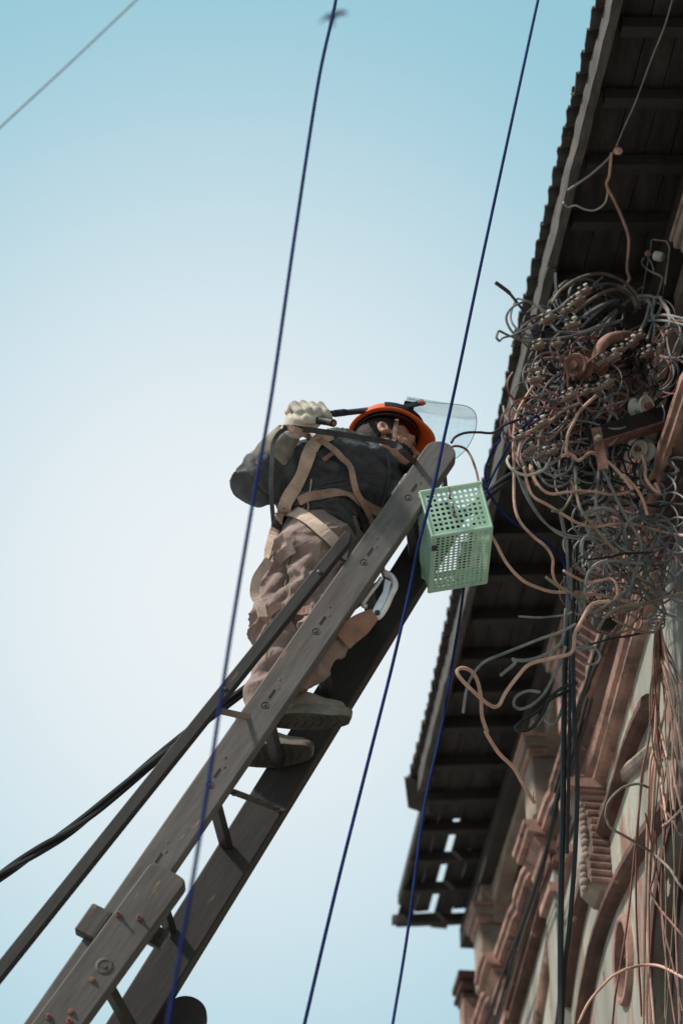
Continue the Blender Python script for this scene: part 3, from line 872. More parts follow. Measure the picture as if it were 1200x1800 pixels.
# hair, brows, stubble, eyes
Hh = Field([HC_[i] - .16 for i in range(3)], [HC_[i] + .17 for i in range(3)], .004)
Hh.ell(hd(-.016, 0, .037), hx, (.098, .0795, .100), .0)
Hh.ell(hd(.085, 0, -.01), hx, (.085, .12, .085), .01, True)
Hh.ell(hd(.01, 0, -.10), hx, (.075, .12, .075), .01, True)
Hh.ell(hd(-.005, 0, -.035), hx, (.028, .12, .05), .01, True)
Hh.wrinkle(hx, (120, 120, 60), .003)
Hh.build('hair', M['hair'], MAN)
for s_ in (-1, 1):
    MB().tube([hd(.0905, .016 * s_, .0235), hd(.0895, .032 * s_, .0275), hd(.078, .05 * s_, .0215)], [.003, .0042, .002], 6).build('eyebrow', M['hair'], MAN, True)
    e = MB().ball(hd(.0795, .032 * s_, -.004), .0108, hf, hl, hu, 10, 8); e.build('eye', M['eye'], MAN, True)
    MB().tube([hd(.088, .018 * s_, -.003), hd(.092, .031 * s_, .001), hd(.084, .046 * s_, -.003)], [.002, .0028, .0016], 6).build('eyelid', M['skin'], MAN, True)
ms = MB().tube([hd(.083, -.026, -.064), hd(.093, -.01, -.0575), hd(.094, 0, -.056), hd(.093, .01, -.0575), hd(.083, .026, -.064)], [.003, .0055, .0045, .0055, .003], 6).build('moustache', M['hair'], MAN, True)
# short beard over the jaw and chin
Bd = Field([HC_[i] - .17 for i in range(3)], [HC_[i] + .15 for i in range(3)], .004)
Bd.ell(hd(.030, 0, -.047), hx, (.0665, .0595, .0700), .0); Bd.cap(hd(.068, -.012, -.100), hd(.068, .012, -.100), .024, None, .02)
for s_ in (-1, 1): Bd.cap(hd(.000, .064 * s_, -.03), hd(.01, .060 * s_, -.07), .014, None, .012)
Bd.ell(hd(.075, 0, -.012), hx, (.060, .075, .044), .006, True); Bd.ell(hd(.105, 0, -.068), hx, (.022, .022, .011), .004, True)
Bd.wrinkle(hx, (150, 150, 110), .004)
Bd.build('beard', M['hair'], MAN)
# --- jacket
lo = [min(p[i] for p in (pel, chest, neck, shR, shL, elR, wrR, elL, wrL)) - .17 for i in range(3)]
hi = [max(p[i] for p in (pel, chest, neck, shR, shL, elR, wrR, elL, wrL)) + .17 for i in range(3)]
J = Field(lo, hi, .0062)
hem = pel + spine * .075
for s_ in (-1, 1):
    J.cap(hem + sh * .055 * s_, chest + sh * .07 * s_, .132, .128, .03)
J.cap(chest + fwd * .02, neck - spine * .07, .125, .09, .06)
J.cap(shR.lerp(shL, .06), shR.lerp(shL, .94), .075, .075, .06)
J.cap(shR, elR, .080, .070, .05); J.cap(elR, elR.lerp(wrR, .40), .072, .056, .03)
J.cap(shL, elL, .075, .068, .05); J.cap(elL, wrL, .066, .052, .03)
for k_ in range(10):                                   # stand-up collar
    a = 2 * math.pi * k_ / 10; a2 = 2 * math.pi * (k_ + 1) / 10
    f0 = neck - spine * .03 + (fwd * math.cos(a) + sh * math.sin(a)) * .073; f1 = neck - spine * .03 + (fwd * math.cos(a2) + sh * math.sin(a2)) * .073
    J.cap(f0, f1, .022, None, .02); J.cap(f0 + spine * .035, f1 + spine * .035, .016, None, .012)
J.cap(pel - spine * .20, hem - spine * .055, .17, .15, .012, True)     # open hem
J.wrinkle((fwd, sh, spine), (4, 4, 12), .027)
J.wrinkle((fwd, sh, spine), (9, 9, 26), .012, off=7)
J.wrinkle(((elR - shR).normalized(), Vector((0, 1, 0)), (elR - shR).normalized().cross(Vector((0, 1, 0)))), (15, 6, 6), .008, off=3)
J.folds([[(428, 795), (455, 835), (490, 862)], [(450, 785), (478, 815), (520, 840)], [(500, 800), (515, 830), (510, 865)], [(545, 848), (600, 838), (650, 826), (695, 838)], [(530, 872), (590, 860), (640, 858), (690, 872)],
         [(585, 800), (630, 812), (670, 806), (700, 815)], [(600, 782), (640, 792), (690, 796)], [(560, 812), (600, 826), (640, 822)], [(640, 800), (668, 830), (672, 870)]], .015, .020, .005)
J.folds([[(545, 893), (590, 878), (640, 884)], [(440, 820), (470, 858), (500, 872)], [(610, 845), (640, 842), (665, 850)]], .009, .012, .003)
jac = J.build('jacket', M['jacket'], MAN, 0)
# --- trousers
lo = [min(p[i] for p in (pel, hip1, hip2, kn1, kn2, ank1, ank2)) - .17 for i in range(3)]
hi = [max(p[i] for p in (pel, hip1, hip2, kn1, kn2, ank1, ank2)) + .17 for i in range(3)]
T = Field(lo, hi, .0062)
T.cap(hip1, pel + spine * .05, .118, .115, .05); T.cap(hip2, pel + spine * .05, .115, .115, .06)
T.cap(hip1, kn1, .112, .072, .04); T.cap(kn1, ank1 + Vector((0, 0, .012)), .072, .062, .03)
T.cap(hip2, kn2, .108, .088, .04); T.cap(kn2, ank2 + Vector((-.012, 0, .03)), .082, .062, .03)
T.cap(hip2 + Vector((-.05, -.02, -.03)), kn2 + Vector((-.02, 0, .02)), .07, .07, .04)   # loose cloth behind the thigh
T.ell(ank1 + Vector((.01, 0, -.078)), ((1, 0, 0), (0, 1, 0), (0, 0, 1)), (.085, .07, .075), .008, True)
T.ell(ank2 + Vector((0, 0, -.060)), ((1, 0, 0), (0, 1, 0), (0, 0, 1)), (.085, .07, .075), .008, True)
T.wrinkle(((1, 0, 0), (0, 1, 0), (0, 0, 1)), (7, 5, 12), .032, off=2)
T.wrinkle(((.7, 0, .7), (0, 1, 0), (-.7, 0, .7)), (10, 8, 26), .012, off=11)
T.folds([[(478, 992), (515, 966), (560, 962)], [(470, 1044), (505, 1012), (545, 985)], [(460, 1088), (500, 1044), (535, 1022)], [(575, 985), (550, 1035), (525, 1085)], [(455, 1142), (488, 1120), (525, 1124)], [(448, 1184), (478, 1156), (500, 1150)],
         [(500, 940), (540, 955), (590, 950)], [(575, 1120), (600, 1150), (590, 1190)]], .017, .022, .005)
T.folds([[(490, 1075), (520, 1050), (560, 1040)], [(462, 1110), (480, 1095), (510, 1090)], [(520, 1000), (550, 1010), (570, 1000)]], .010, .012, .003)
tro = T.build('trousers', M['trouser'], MAN, 0)
# --- shoes
def shoe(F, heel, toe, yaw, roll=0.0):
    dx = Vector((math.cos(yaw), math.sin(yaw), 0)); dy0 = Vector((-dx.y, dx.x, 0)); uz0 = Vector((0, 0, 1))
    dy = dy0 * math.cos(roll) + uz0 * math.sin(roll); uz = uz0 * math.cos(roll) - dy0 * math.sin(roll)
    L = toe - heel
    def at(t, s_, z): return F + dx * (heel + L * t) + dy * s_ + uz * z
    s_ = MB(); outl = []
    for k_ in range(26):
        a = 2 * math.pi * k_ / 26
        t = .5 - .5 * math.cos(a); hw_ = (.041 + .012 * math.sin(math.pi * min(1, t * 1.25)) * t) * (abs(math.sin(a)) ** .55)
        outl.append((t, math.copysign(hw_, math.sin(a))))
    n_ = len(outl); vs = []
    for (z, e) in ((0, .95), (.008, 1.0), (.030, 1.02), (.034, .97)):
        vs += [at(.5 + (t - .5) * e, y_ * e, z + .010 * max(0, (t - .75)) * 4) for t, y_ in outl]
    fs = [(q * n_ + k_, q * n_ + (k_ + 1) % n_, (q + 1) * n_ + (k_ + 1) % n_, (q + 1) * n_ + k_) for q in range(3) for k_ in range(n_)]
    fs += [tuple(range(n_)), tuple(range(3 * n_, 4 * n_))]
    s_.add(vs, fs)
    U = Field([min(at(0, 0, 0)[i], at(1, 0, 0)[i]) - .09 for i in range(2)] + [F.z - .05], [max(at(0, 0, 0)[i], at(1, 0, 0)[i]) + .13 for i in range(2)] + [F.z + .17], .0045)
    U.cap(at(.16, 0, .055), at(.5, 0, .052), .040, .042, .02); U.cap(at(.5, 0, .052), at(.84, 0, .046), .042, .030, .03)
    U.cap(at(.2, 0, .05), at(.27, 0, .125), .042, .043, .03)
    U.cap(at(.27, 0, .11), at(.27, 0, .2), .036, .04, .0, True)
    U.cap(at(-.1, 0, -.02), at(1.1, 0, -.02), .046, None, .004, True)
    up = U.build('shoe', M['shoe'], MAN)
    so = s_.build('sole', M['sole'], up, True)
    MB().prism([at(.5 + (t - .5) * .97, y_ * .96, -.0035 + .010 * max(0, (t - .75)) * 4) for t, y_ in outl], uz * .0045).build('outsole', M['outsole'], up)
    for k_ in range(11):
        t = .07 + .085 * k_; hw_ = .030 + .010 * math.sin(math.pi * t)
        tr = MB().tube([at(t - .02, -hw_ * .8, -.0035 + .01 * max(0, t - .75) * 4), at(t + .025, 0, -.0035 + .01 * max(0, t - .75) * 4), at(t - .02, hw_ * .8, -.0035 + .01 * max(0, t - .75) * 4)], .0026, 5); tr.build('tread', M['outsole'], up)
    for k_ in range(4):
        t = .42 + .075 * k_
        MB().tube([at(t, -.028, .078 - .011 * k_), at(t + .01, 0, .099 - .011 * k_), at(t, .028, .078 - .011 * k_)], .0035, 6).build('lace', M['webbing'], up)
    return up
shoe(F1, -.035, .255, R(3))
shoe(F2, -.105, .165, R(-4), R(-26))

# --- gloves
def glove_right():
    C = P(538, 733, YA - .10); GS = 1.16
    G = Field([C[i] - .2 for i in range(3)], [C[i] + .12 for i in range(3)], .0036)
    ax = Vector((1, 0, -.02)) * GS; upv = Vector((0, .1, 1)).normalized() * GS; nr = Vector((0, -1, .05)).normalized() * GS
    pc = C - ax * .005 - nr * .012
    G.ell(pc - upv * .004, (ax / GS, nr / GS, upv / GS), (.057, .030, .046), .015)
    wr = wrR
    G.cap(wr, pc - ax * .015 - upv * .01, .036, .034, .03)
    for i in range(4):
        x = -.034 + .0245 * i
        ln = (1.0, 1.08, 1.05, .88)[i] if True else 1
        k0 = C + ax * (x - .014) + upv * (.030 - .002 * abs(i - 1.5)) - nr * .006
        k1 = C + ax * (x + .000) + upv * .022 * ln + nr * .026
        k2 = C + ax * (x + .016) - upv * .010 + nr * .033 * ln
        k3 = C + ax * (x + .024) - upv * .026 * ln + nr * .020
        G.cap(k0, k1, .0165, .0158, .003); G.cap(k1, k2, .0158, .015, .002); G.cap(k2, k3, .015, .0135, .002)
    t0, t1, t2 = C - ax * .035 - upv * .022 + nr * .008, C - ax * .002 - upv * .036 + nr * .026, C + ax * .032 - upv * .032 + nr * .022
    G.cap(t0, t1, .0175, .016, .008); G.cap(t1, t2, .016, .0135, .004)
    d = (wr - elR).normalized()
    G.wrinkle((d, Vector((0, 1, 0)), d.cross(Vector((0, 1, 0)))), (40, 18, 18), .004)
    gl = G.build('glove', M['glove'], MAN)
    # flared canvas gauntlet open towards the elbow, leather trim at its edge
    q = wr + d * .012
    cuff = [(.005, .040), (-.03, .050), (-.080, .062), (-.130, .070)]
    e1 = d.orthogonal().normalized(); e2 = d.cross(e1); n_ = 22; vs = []
    for (h, r) in cuff:
        for k_ in range(n_):
            a = 2 * math.pi * k_ / n_; rr = r * (1 + .10 * math.sin(3 * a + h * 40) + .05 * math.sin(7 * a))
            vs.append(q + d * h + (e1 * math.cos(a) + e2 * math.sin(a)) * rr)
    fs = [(i * n_ + k_, i * n_ + (k_ + 1) % n_, (i + 1) * n_ + (k_ + 1) % n_, (i + 1) * n_ + k_) for i in range(3) for k_ in range(n_)]
    c = MB().add(vs, fs).build('gauntlet', M['gauntlet'], gl, True)
    m_ = c.modifiers.new('t', 'SOLIDIFY'); m_.thickness = .004
    vs2 = []
    for (h, r) in ((-.120, .0690), (-.150, .0735)):
        for k_ in range(n_):
            a = 2 * math.pi * k_ / n_; rr = r * (1 + .10 * math.sin(3 * a + h * 40) + .05 * math.sin(7 * a))
            vs2.append(q + d * h + (e1 * math.cos(a) + e2 * math.sin(a)) * rr)
    c2_ = MB().add(vs2, [(k_, (k_ + 1) % n_, n_ + (k_ + 1) % n_, n_ + k_) for k_ in range(n_)]).build('gauntlet_trim', M['leather'], gl, True)
    m_ = c2_.modifiers.new('t', 'SOLIDIFY'); m_.thickness = .004
    return C
GC = glove_right()
def glove_left():
    C = P(709, 862, YA + .075)
    G = Field([C[i] - .1 for i in range(3)], [C[i] + .13 for i in range(3)], .0036)
    up_ = LD; ac = -LN; nr = Vector((0, -1, 0))
    G.ell(C + Vector((.01, .03, 0)), (up_, ac, nr), (.045, .03, .03), .015)
    G.cap(wrL, C + Vector((.012, .03, 0)), .036, .034, .03)
    for i in range(4):
        b0 = C + up_ * (-.034 + .023 * i) + ac * .012
        G.cap(b0 - nr * .03, b0 + nr * .01, .0135, .0135, .003); G.cap(b0 + nr * .01, b0 - ac * .006 + nr * .030, .0135, .012, .003)
    G.cap(C + up_ * .045 - nr * .01, C + up_ * .06 - ac * .02 + nr * .01, .016, .013, .005)
    return G.build('glove', M['glove'], MAN)
glove_left()

# --- helmet with visor
ho = hd(-.002, 0, .074)
tp = R(-3)
of, ou = hf * math.cos(tp) - hu * math.sin(tp), hu * math.cos(tp) + hf * math.sin(tp)
def hm(f, l, u): return ho + of * f + hl * l + ou * u
na, nb_ = 44, 9
def shell(scale, name, m, parent, thick):
    vs, fs = [], []
    prof_ = [(0, 1.16), (.0, 1.10), (.02, 1.03), (.14, .985)] + [(math.sin(R(t)), math.cos(R(t)) * .98) for t in (20, 35, 50, 65, 78)]
    for (z, r) in prof_:
        for k_ in range(na):
            a = 2 * math.pi * k_ / na
            pk = max(0, math.cos(a)) ** 3 * .036 * max(0, (r - 1.0)) / .16 if r > 1.0 else 0
            dz = -.016 * max(0, math.cos(a)) ** 2 * max(0, r - 1.0) / .16
            rid = .003 * math.exp(-(math.sin(a) / .16) ** 2) if 0.1 < z < .95 else 0
            vs.append(hm((.116 * r + pk) * math.cos(a) * scale, (.102 * r) * math.sin(a) * scale, (.128 * z + dz + rid) * scale))
    L_ = len(prof_)
    fs = [(i * na + k_, i * na + (k_ + 1) % na, (i + 1) * na + (k_ + 1) % na, (i + 1) * na + k_) for i in range(L_ - 1) for k_ in range(na)]
    vs.append(hm(0, 0, .128 * scale)); t_ = len(vs) - 1
    fs += [((L_ - 1) * na + k_, (L_ - 1) * na + (k_ + 1) % na, t_) for k_ in range(na)]
    o = MB().add(vs, fs).build(name, m, parent, True)
    m_ = o.modifiers.new('t', 'SOLIDIFY'); m_.thickness = thick; m_.offset = -1
    return o
HEL = shell(1.0, 'helmet', M['orange'], MAN, .005)
# sweat band and cradle straps inside
for (z, r, w_) in ((.002, .90, .012),):
    vs = []; 
    for zz in (z - .012, z + .014):
        for k_ in range(na):
            a = 2 * math.pi * k_ / na; vs.append(hm(.124 * r * math.cos(a), .104 * r * math.sin(a), zz))
    o = MB().add(vs, [(k_, (k_ + 1) % na, na + (k_ + 1) % na, na + k_) for k_ in range(na)]).build('sweat_band', M['blackplastic'], HEL, True)
    m_ = o.modifiers.new('t', 'SOLIDIFY'); m_.thickness = .003
# visor carrier: band round the front of the shell, two side brackets with knobs
def band(a0, a1, r0, z0_, z1_, name, m, n_=26):
    vs = []
    for i in range(n_ + 1):
        a = a0 + (a1 - a0) * i / n_
        for (z, r) in ((z0_, r0), (z1_, r0), (z1_, r0 + .05), (z0_, r0 + .05)):
            vs.append(hm((.124 * r) * math.cos(a), (.104 * r) * math.sin(a), z))
    fs = [(i * 4 + q, i * 4 + (q + 1) % 4, (i + 1) * 4 + (q + 1) % 4, (i + 1) * 4 + q) for i in range(n_) for q in range(4)]
    fs += [(0, 1, 2, 3), (n_ * 4 + 3, n_ * 4 + 2, n_ * 4 + 1, n_ * 4)]
    return MB().add(vs, fs).build(name, m, HEL, True)
band(R(-100), R(100), 1.045, .012, .034, 'visor_carrier', M['blackplastic'])
for s_ in (-1, 1):
    a_ = R(62) * s_
    base_ = hm(.124 * 1.09 * math.cos(a_), .104 * 1.09 * math.sin(a_), .03)
    tip_ = base_ + of * .055 + ou * .045
    bevel(MB().bar(base_ - of * .02, tip_, hl * .004, (ou - of).normalized() * .013).build('visor_bracket', M['blackplastic'], HEL), .003)
    MB().lathe(tip_ - of * .01 - ou * .008, hl * s_, [(-.004, .012), (.008, .012), (.011, .008)], 12).build('visor_knob', M['orange'], HEL, True)
# raised clear visor: a curved sheet reaching out beyond the peak
vm = bpy.data.materials.new('clear_visor'); vm.use_nodes = True
t = vm.node_tree; pb = t.nodes['Principled BSDF']; om = t.nodes['Material Output']
tr_ = t.nodes.new('ShaderNodeBsdfTransparent'); tr_.inputs[0].default_value = (.82, .91, .93, 1)
gl_ = t.nodes.new('ShaderNodeBsdfGlossy'); gl_.inputs['Roughness'].default_value = .12
df = t.nodes.new('ShaderNodeBsdfDiffuse'); df.inputs[0].default_value = (.55, .62, .64, 1)
fr = t.nodes.new('ShaderNodeFresnel'); fr.inputs[0].default_value = 1.45
ms_ = t.nodes.new('ShaderNodeMixShader'); m2_ = t.nodes.new('ShaderNodeMixShader')
nz_ = t.nodes.new('ShaderNodeTexNoise'); nz_.inputs['Scale'].default_value = 60; nz_.inputs['Detail'].default_value = 8
mr_ = t.nodes.new('ShaderNodeMapRange'); mr_.inputs[1].default_value = .45; mr_.inputs[2].default_value = .75; mr_.inputs[3].default_value = .03; mr_.inputs[4].default_value = .14
tcv = t.nodes.new('ShaderNodeTexCoord')
t.links.new(tcv.outputs['Object'], nz_.inputs['Vector']); t.links.new(nz_.outputs[0], mr_.inputs[0])
t.links.new(mr_.outputs[0], m2_.inputs[0]); t.links.new(tr_.outputs[0], m2_.inputs[1]); t.links.new(df.outputs[0], m2_.inputs[2])
fm_ = t.nodes.new('ShaderNodeMath'); fm_.operation = 'MULTIPLY'; fm_.inputs[1].default_value = .35
t.links.new(fr.outputs[0], fm_.inputs[0]); t.links.new(fm_.outputs[0], ms_.inputs[0]); t.links.new(m2_.outputs[0], ms_.inputs[1]); t.links.new(gl_.outputs[0], ms_.inputs[2])
t.links.new(ms_.outputs[0], om.inputs['Surface'])
M['visor'] = vm
M['visor_edge'] = mat('visor_edge', (170, 196, 202), (150, 180, 188), rough=.3, bump=0)
va = (of * .99 - ou * .10).normalized(); vu = hl.cross(va); vu = vu if vu.z > 0 else -vu
vo = hm(.055, 0, .048)
def vpt(a, t_):
    rr = .132
    return vo + va * (t_ * (.055 + .205 * math.sqrt(max(0, 1 - (a / R(89)) ** 2)))) + hl * (rr * math.sin(a)) + vu * (rr * .62 * math.cos(a) - .012)
ns, nq = 30, 10
vs = [vpt(R(-88) + R(176) * i / ns, j / nq) for i in range(ns + 1) for j in range(nq + 1)]
fs = [(i * (nq + 1) + j, (i + 1) * (nq + 1) + j, (i + 1) * (nq + 1) + j + 1, i * (nq + 1) + j + 1) for i in range(ns) for j in range(nq)]
VIS = MB().add(vs, fs).build('visor', M['visor'], HEL, True)
rim = [vpt(R(-88), j / nq) for j in range(nq)] + [vpt(R(-88) + R(176) * i / ns, 1) for i in range(ns + 1)] + [vpt(R(88), j / nq) for j in range(nq - 1, -1, -1)]
MB().tube(rim, .0016, 5).build('visor_rim', M['visor_edge'], HEL, True)
# dark sun shield strip behind the visor's root
MB().add([vpt(R(a), t_) - vu * .004 for a in range(-40, 1, 10) for t_ in (-.02, .13)], [(i * 2, i * 2 + 1, i * 2 + 3, i * 2 + 2) for i in range(4)]).build('visor_backing', M['blackplastic'], HEL)

# ------------------------------------------------------------------ straps that lie on the clothes
dg = bpy.context.evaluated_depsgraph_get()
def bvh(*obs):
    vs, fs = [], []
    for o in obs:
        me = o.data; mw = o.matrix_world if False else Matrix.Identity(4)
        b_ = len(vs); vs += [v.co.copy() for v in me.vertices]; fs += [tuple(b_ + i for i in p.vertices) for p in me.polygons]
    return BVHTree.FromPolygons(vs, fs)
CL = bvh(jac, tro, body)
def drape(pts, off=.006, yfall=None, step=5):
    q = crom([Vector((a, b_, 0)) for a, b_ in pts], step)
    o, nn = [], []
    for p in q:
        d = ray(p.x, p.y).normalized()
        h = CL.ray_cast(CAM, d)
        if h[0] is not None and (yfall is None or True):
            nr = h[1] if h[1].dot(d) < 0 else -h[1]
            o.append(h[0] - d * .004); nn.append(nr)
        else:
            yy = yfall if yfall is not None else (o[-1].y if o else YA + .1)
            o.append(P(p.x, p.y, yy)); nn.append(-d)
    for _ in range(5):
        o = [o[0]] + [(o[i - 1] + o[i] * 2 + o[i + 1]) / 4 for i in range(1, len(o) - 1)] + [o[-1]]
        nn = [nn[0]] + [((nn[i - 1] + nn[i] * 2 + nn[i + 1]) / 4).normalized() for i in range(1, len(nn) - 1)] + [nn[-1]]
    return [p + n_ * off for p, n_ in zip(o, nn)], nn
def strap(name, pts, width, m, parent, off=.006, yfall=None, thick=.0035):
    p, n_ = drape(pts, off, yfall)
    return MB().ribbon(p, n_, width, thick).build(name, m, parent)
def PX(p):
    q = p - CAM; d = q.y * math.cos(PITCH) + q.z * math.sin(PITCH); return round(600 + q.x / d * FPX), round(900 - (-q.y * math.sin(PITCH) + q.z * math.cos(PITCH)) / d * FPX)
HAR = strap('harness', [(582, 766), (553, 781), (535, 815), (518, 853), (505, 884), (494, 906)], .046, M['webbing'], MAN, .010)
strap('waist_strap', [(528, 880), (547, 871), (573, 868), (601, 871), (625, 880), (660, 897), (690, 915)], .030, M['webbing_pink'], HAR, .010)
strap('hip_strap', [(489, 912), (500, 899), (525, 905), (554, 926), (583, 952), (606, 980)], .044, M['webbing'], HAR, .010)
strap('thigh_strap', [(466, 1092), (488, 1063), (524, 1072), (556, 1070), (580, 1062)], .026, M['webbing_pink'], HAR, .008)
strap('side_strap', [(492, 905), (486, 930), (477, 960), (471, 990)], .036, M['webbing'], HAR, .008)
# loose leg loop hanging free behind the thigh
lp = crom([P(a, b_, YA + .16) for a, b_ in ((473, 985), (462, 1000), (450, 1020), (447, 1045), (456, 1062), (462, 1085))], 5)
MB().ribbon(lp, [Vector((.35, -.9, -.25)).normalized()] * len(lp), .032, .004).build('leg_loop', M['webbing'], HAR)
bk_, _n = drape([(486, 930), (496, 900)], .018)
MB().bar(bk_[0], bk_[-1], (bk_[-1] - bk_[0]).cross(_n[0]).normalized() * .022, _n[0].normalized() * .003).build('buckle', M['steel'], HAR)
MB().tube(drape([(548, 843), (545, 868), (541, 878), (543, 894), (540, 902)], .006)[0], .0026, 5).build('drawcord', M['webbing'], jac)
MB().tube(drape([(568, 811), (576, 805), (585, 798)], .012)[0], .0085, 8).build('pocket_pen', M['leather'], jac, True)
MB().ribbon(*drape([(560, 803), (574, 796), (588, 788)], .006), .03, .003).build('pocket_flap', M['jacket'], jac)
MB().ribbon(*drape([(680, 795), (682, 830), (676, 865), (664, 905)], .004), .010, .003).build('zip', M['lining'], jac)
MB().ribbon(*drape([(560, 856), (590, 845), (640, 838), (672, 832)], .002), .004, .0016).build('seam', M['lining'], jac)
MB().ribbon(*drape([(506, 905), (545, 890), (590, 893), (640, 925)], .002), .006, .002).build('hem_seam', M['lining'], jac)
for sp_ in ([(596, 822), (630, 828), (664, 824)], [(600, 822), (598, 846)], [(560, 860), (600, 852), (660, 850)], [(470, 800), (492, 826), (500, 862)], [(440, 838), (456, 862), (474, 876)]):
    MB().ribbon(*drape(sp_, .002), .0035, .0016).build('seam', M['lining'], jac)
for sp_ in ([(520, 945), (508, 990), (500, 1040)], [(566, 950), (560, 1000), (548, 1050)], [(470, 1130), (468, 1180)]):
    MB().ribbon(*drape(sp_, .002), .0035, .0016).build('seam', M['sole'], tro)
pk = drape([(489, 985), (502, 972), (520, 962)], .006); MB().ribbon(pk[0], pk[1], .035, .004).build('cargo_flap', M['trouser'], tro)
# chin strap
CLH = CL
strap('chin_strap', [(697, 738), (694, 752), (692, 766), (690, 778)], .014, M['webbing_pink'], HEL, .004)

# ------------------------------------------------------------------ things he holds or that hang on him
def free_ribbon(name, pts, width, m, label, cat, nrm=Vector((.1, -.8, -.6))):
    p = crom([P(*q) for q in pts], 5)
    return tag(MB().ribbon(p, [nrm.normalized()] * len(p), width, .003).build(name, m), label, cat)
yh = GC.y - .075
free_ribbon('strap', [(498, 752, yh + .01), (520, 753, yh - .002), (560, 758, yh + .005), (620, 767, yh + .03), (690, 780, yh + .06), (710, 797, yh + .07), (738, 820, YA + .06)], .019, M['webbing_dark'],
            'dark flat strap stretched from the raised glove past the chin', 'strap')
p, n_ = drape([(541, 766), (565, 783), (591, 799), (608, 820), (619, 851), (627, 877), (640, 905), (648, 925)], .022)
pre = crom([P(504, 751, yh), P(521, 756, yh - .004), P(541, 766, min(yh + .02, p[0].y - .01))], 4)[:-1]
tag(MB().ribbon(pre + p, [n_[0]] * len(pre) + n_, .021, .003).build('strap', M['webbing_pink']), 'faded tan strap looping from the raised wrist down over the jacket', 'strap')
free_ribbon('strap', [(504, 752, yh), (489, 763, yh - .01), (480, 781, yh - .015), (478, 812, yh - .03), (476, 844, yh - .035), (478, 887, yh - .02), (481, 922, yh)], .014, M['webbing_dark'],
            'dark strap hanging straight down from the raised wrist', 'strap')
M['cable_black'] = mat('black_cable', (38, 40, 44), (28, 29, 33), scale=30, rough=.55, bump=.1)
M['cable_plum'] = mat('plum_black_cable', (58, 46, 66), (40, 34, 48), scale=30, rough=.5, bump=.1)
M['copper'] = mat('copper_core', (170, 110, 80), (130, 80, 60), rough=.5, metal=.6, bump=.1)
cb_ = tag(MB().tube(crom([GC + Vector((-.05, -.012, -.002)), GC + Vector((.04, -.012, .002)), P(600, 726, GC.y + .03), P(630, 723, GC.y + .16), P(662, 719, YA + .33)], 6), .0105, 9).build('cable', M['cable_plum'], None, True),
          'short thick dark cable gripped in the raised glove behind the helmet', 'cable')
sl_ = MB().tube([P(588, 727, GC.y + .010), P(606, 725, GC.y + .045)], .0125, 9).build('cable_sleeve', M['cable_black'], cb_)
st_ = crom([GC + Vector((.0, -.02, -.025)), P(574, 741, GC.y - .040), P(586, 744, GC.y - .06)], 4)
tag(MB().tube(st_, .0135, 9).build('cable_end', M['cable_black'], None, True), 'cut cable end poking out beneath the gloved fist', 'cable')
MB().tube([st_[-1], st_[-1] + (st_[-1] - st_[-2]).normalized() * .004], .008, 8).build('core', M['copper'], bpy.data.objects['cable_end'])
# safety hook on its leather tab
yk = YA + .075
hk = thing('safety_hook', 'bright steel scaffold hook hanging behind the ladder rail at thigh height', 'hook', P(660, 1040, yk))
lpth = crom([P(*q, yk) for q in ((674, 1006), (688, 1014), (694, 1030), (686, 1048), (677, 1068), (665, 1084), (653, 1079))], 5)
MB().tube(lpth, [.011] * len(lpth), 8).build('hook_body', M['bright'], hk, True)
MB().tube(crom([P(*q, yk - .01) for q in ((670, 1016), (662, 1028), (648, 1046), (637, 1063), (645, 1066))], 4), .0075, 8).build('gate_lever', M['bright'], hk, True)
bevel(MB().prism([P(*q, yk - .004) for q in ((676, 1016), (688, 1022), (678, 1060), (662, 1082), (652, 1076), (660, 1060), (672, 1040))], YV * .012).build('side_plate', M['bright'], hk), .002)
MB().lathe(P(663, 1078, yk - .012), -YV, [(0, .009), (.006, .009), (.008, .005)], 10).build('rivet', M['steel'], hk, True)
MB().tube(crom([P(675, 1012, yk), P(672, 1000, yk + .01), P(671, 985, yk + .02)], 4), .008, 7).build('hook_cord', M['stone'], hk, True)
lt_ = crom([P(*q, yk - .03) for q in ((657, 1080), (636, 1096), (615, 1112), (600, 1126))], 4)
tag(MB().ribbon(lt_, [Vector((-.05, -.75, -.6)).normalized()] * len(lt_), [.034 + .040 * math.sin(math.pi * min(.5, (i + .6) / 14)) - .03 * max(0, (i - 12) / 6) for i in range(len(lt_))], .006).build('leather_tab', M['leather']), 'wide brown leather tab below the steel hook', 'strap')
# ================================================================== overhead lines, basket, bird
M['navy'] = mat('navy_cable', (24, 44, 100), (17, 31, 72), scale=12, rough=.85, bump=.1, spec=.1)
M['tan'] = mat('faded_tan_cable', (206, 172, 158), (166, 134, 122), scale=14, rough=.75, bump=.3, c3=(110, 86, 78), c3amt=.6, c3scale=16, c3soft=.2)
M['slate'] = mat('slate_cable', (140, 144, 146), (98, 103, 107), scale=14, rough=.65, bump=.25, c3=(150, 148, 142), c3amt=.6, c3scale=16, c3soft=.15)
M['olive'] = mat('dusty_olive_cable', (146, 136, 122), (104, 97, 88), scale=14, rough=.7, bump=.3)
M['rose'] = mat('rose_brown_wire', (138, 100, 92), (100, 72, 68), scale=14, rough=.7, bump=.25)
M['black'] = M['cable_black']
M['white'] = mat('dusty_white_cable', (190, 190, 184), (150, 150, 146), scale=14, rough=.7, bump=.2)

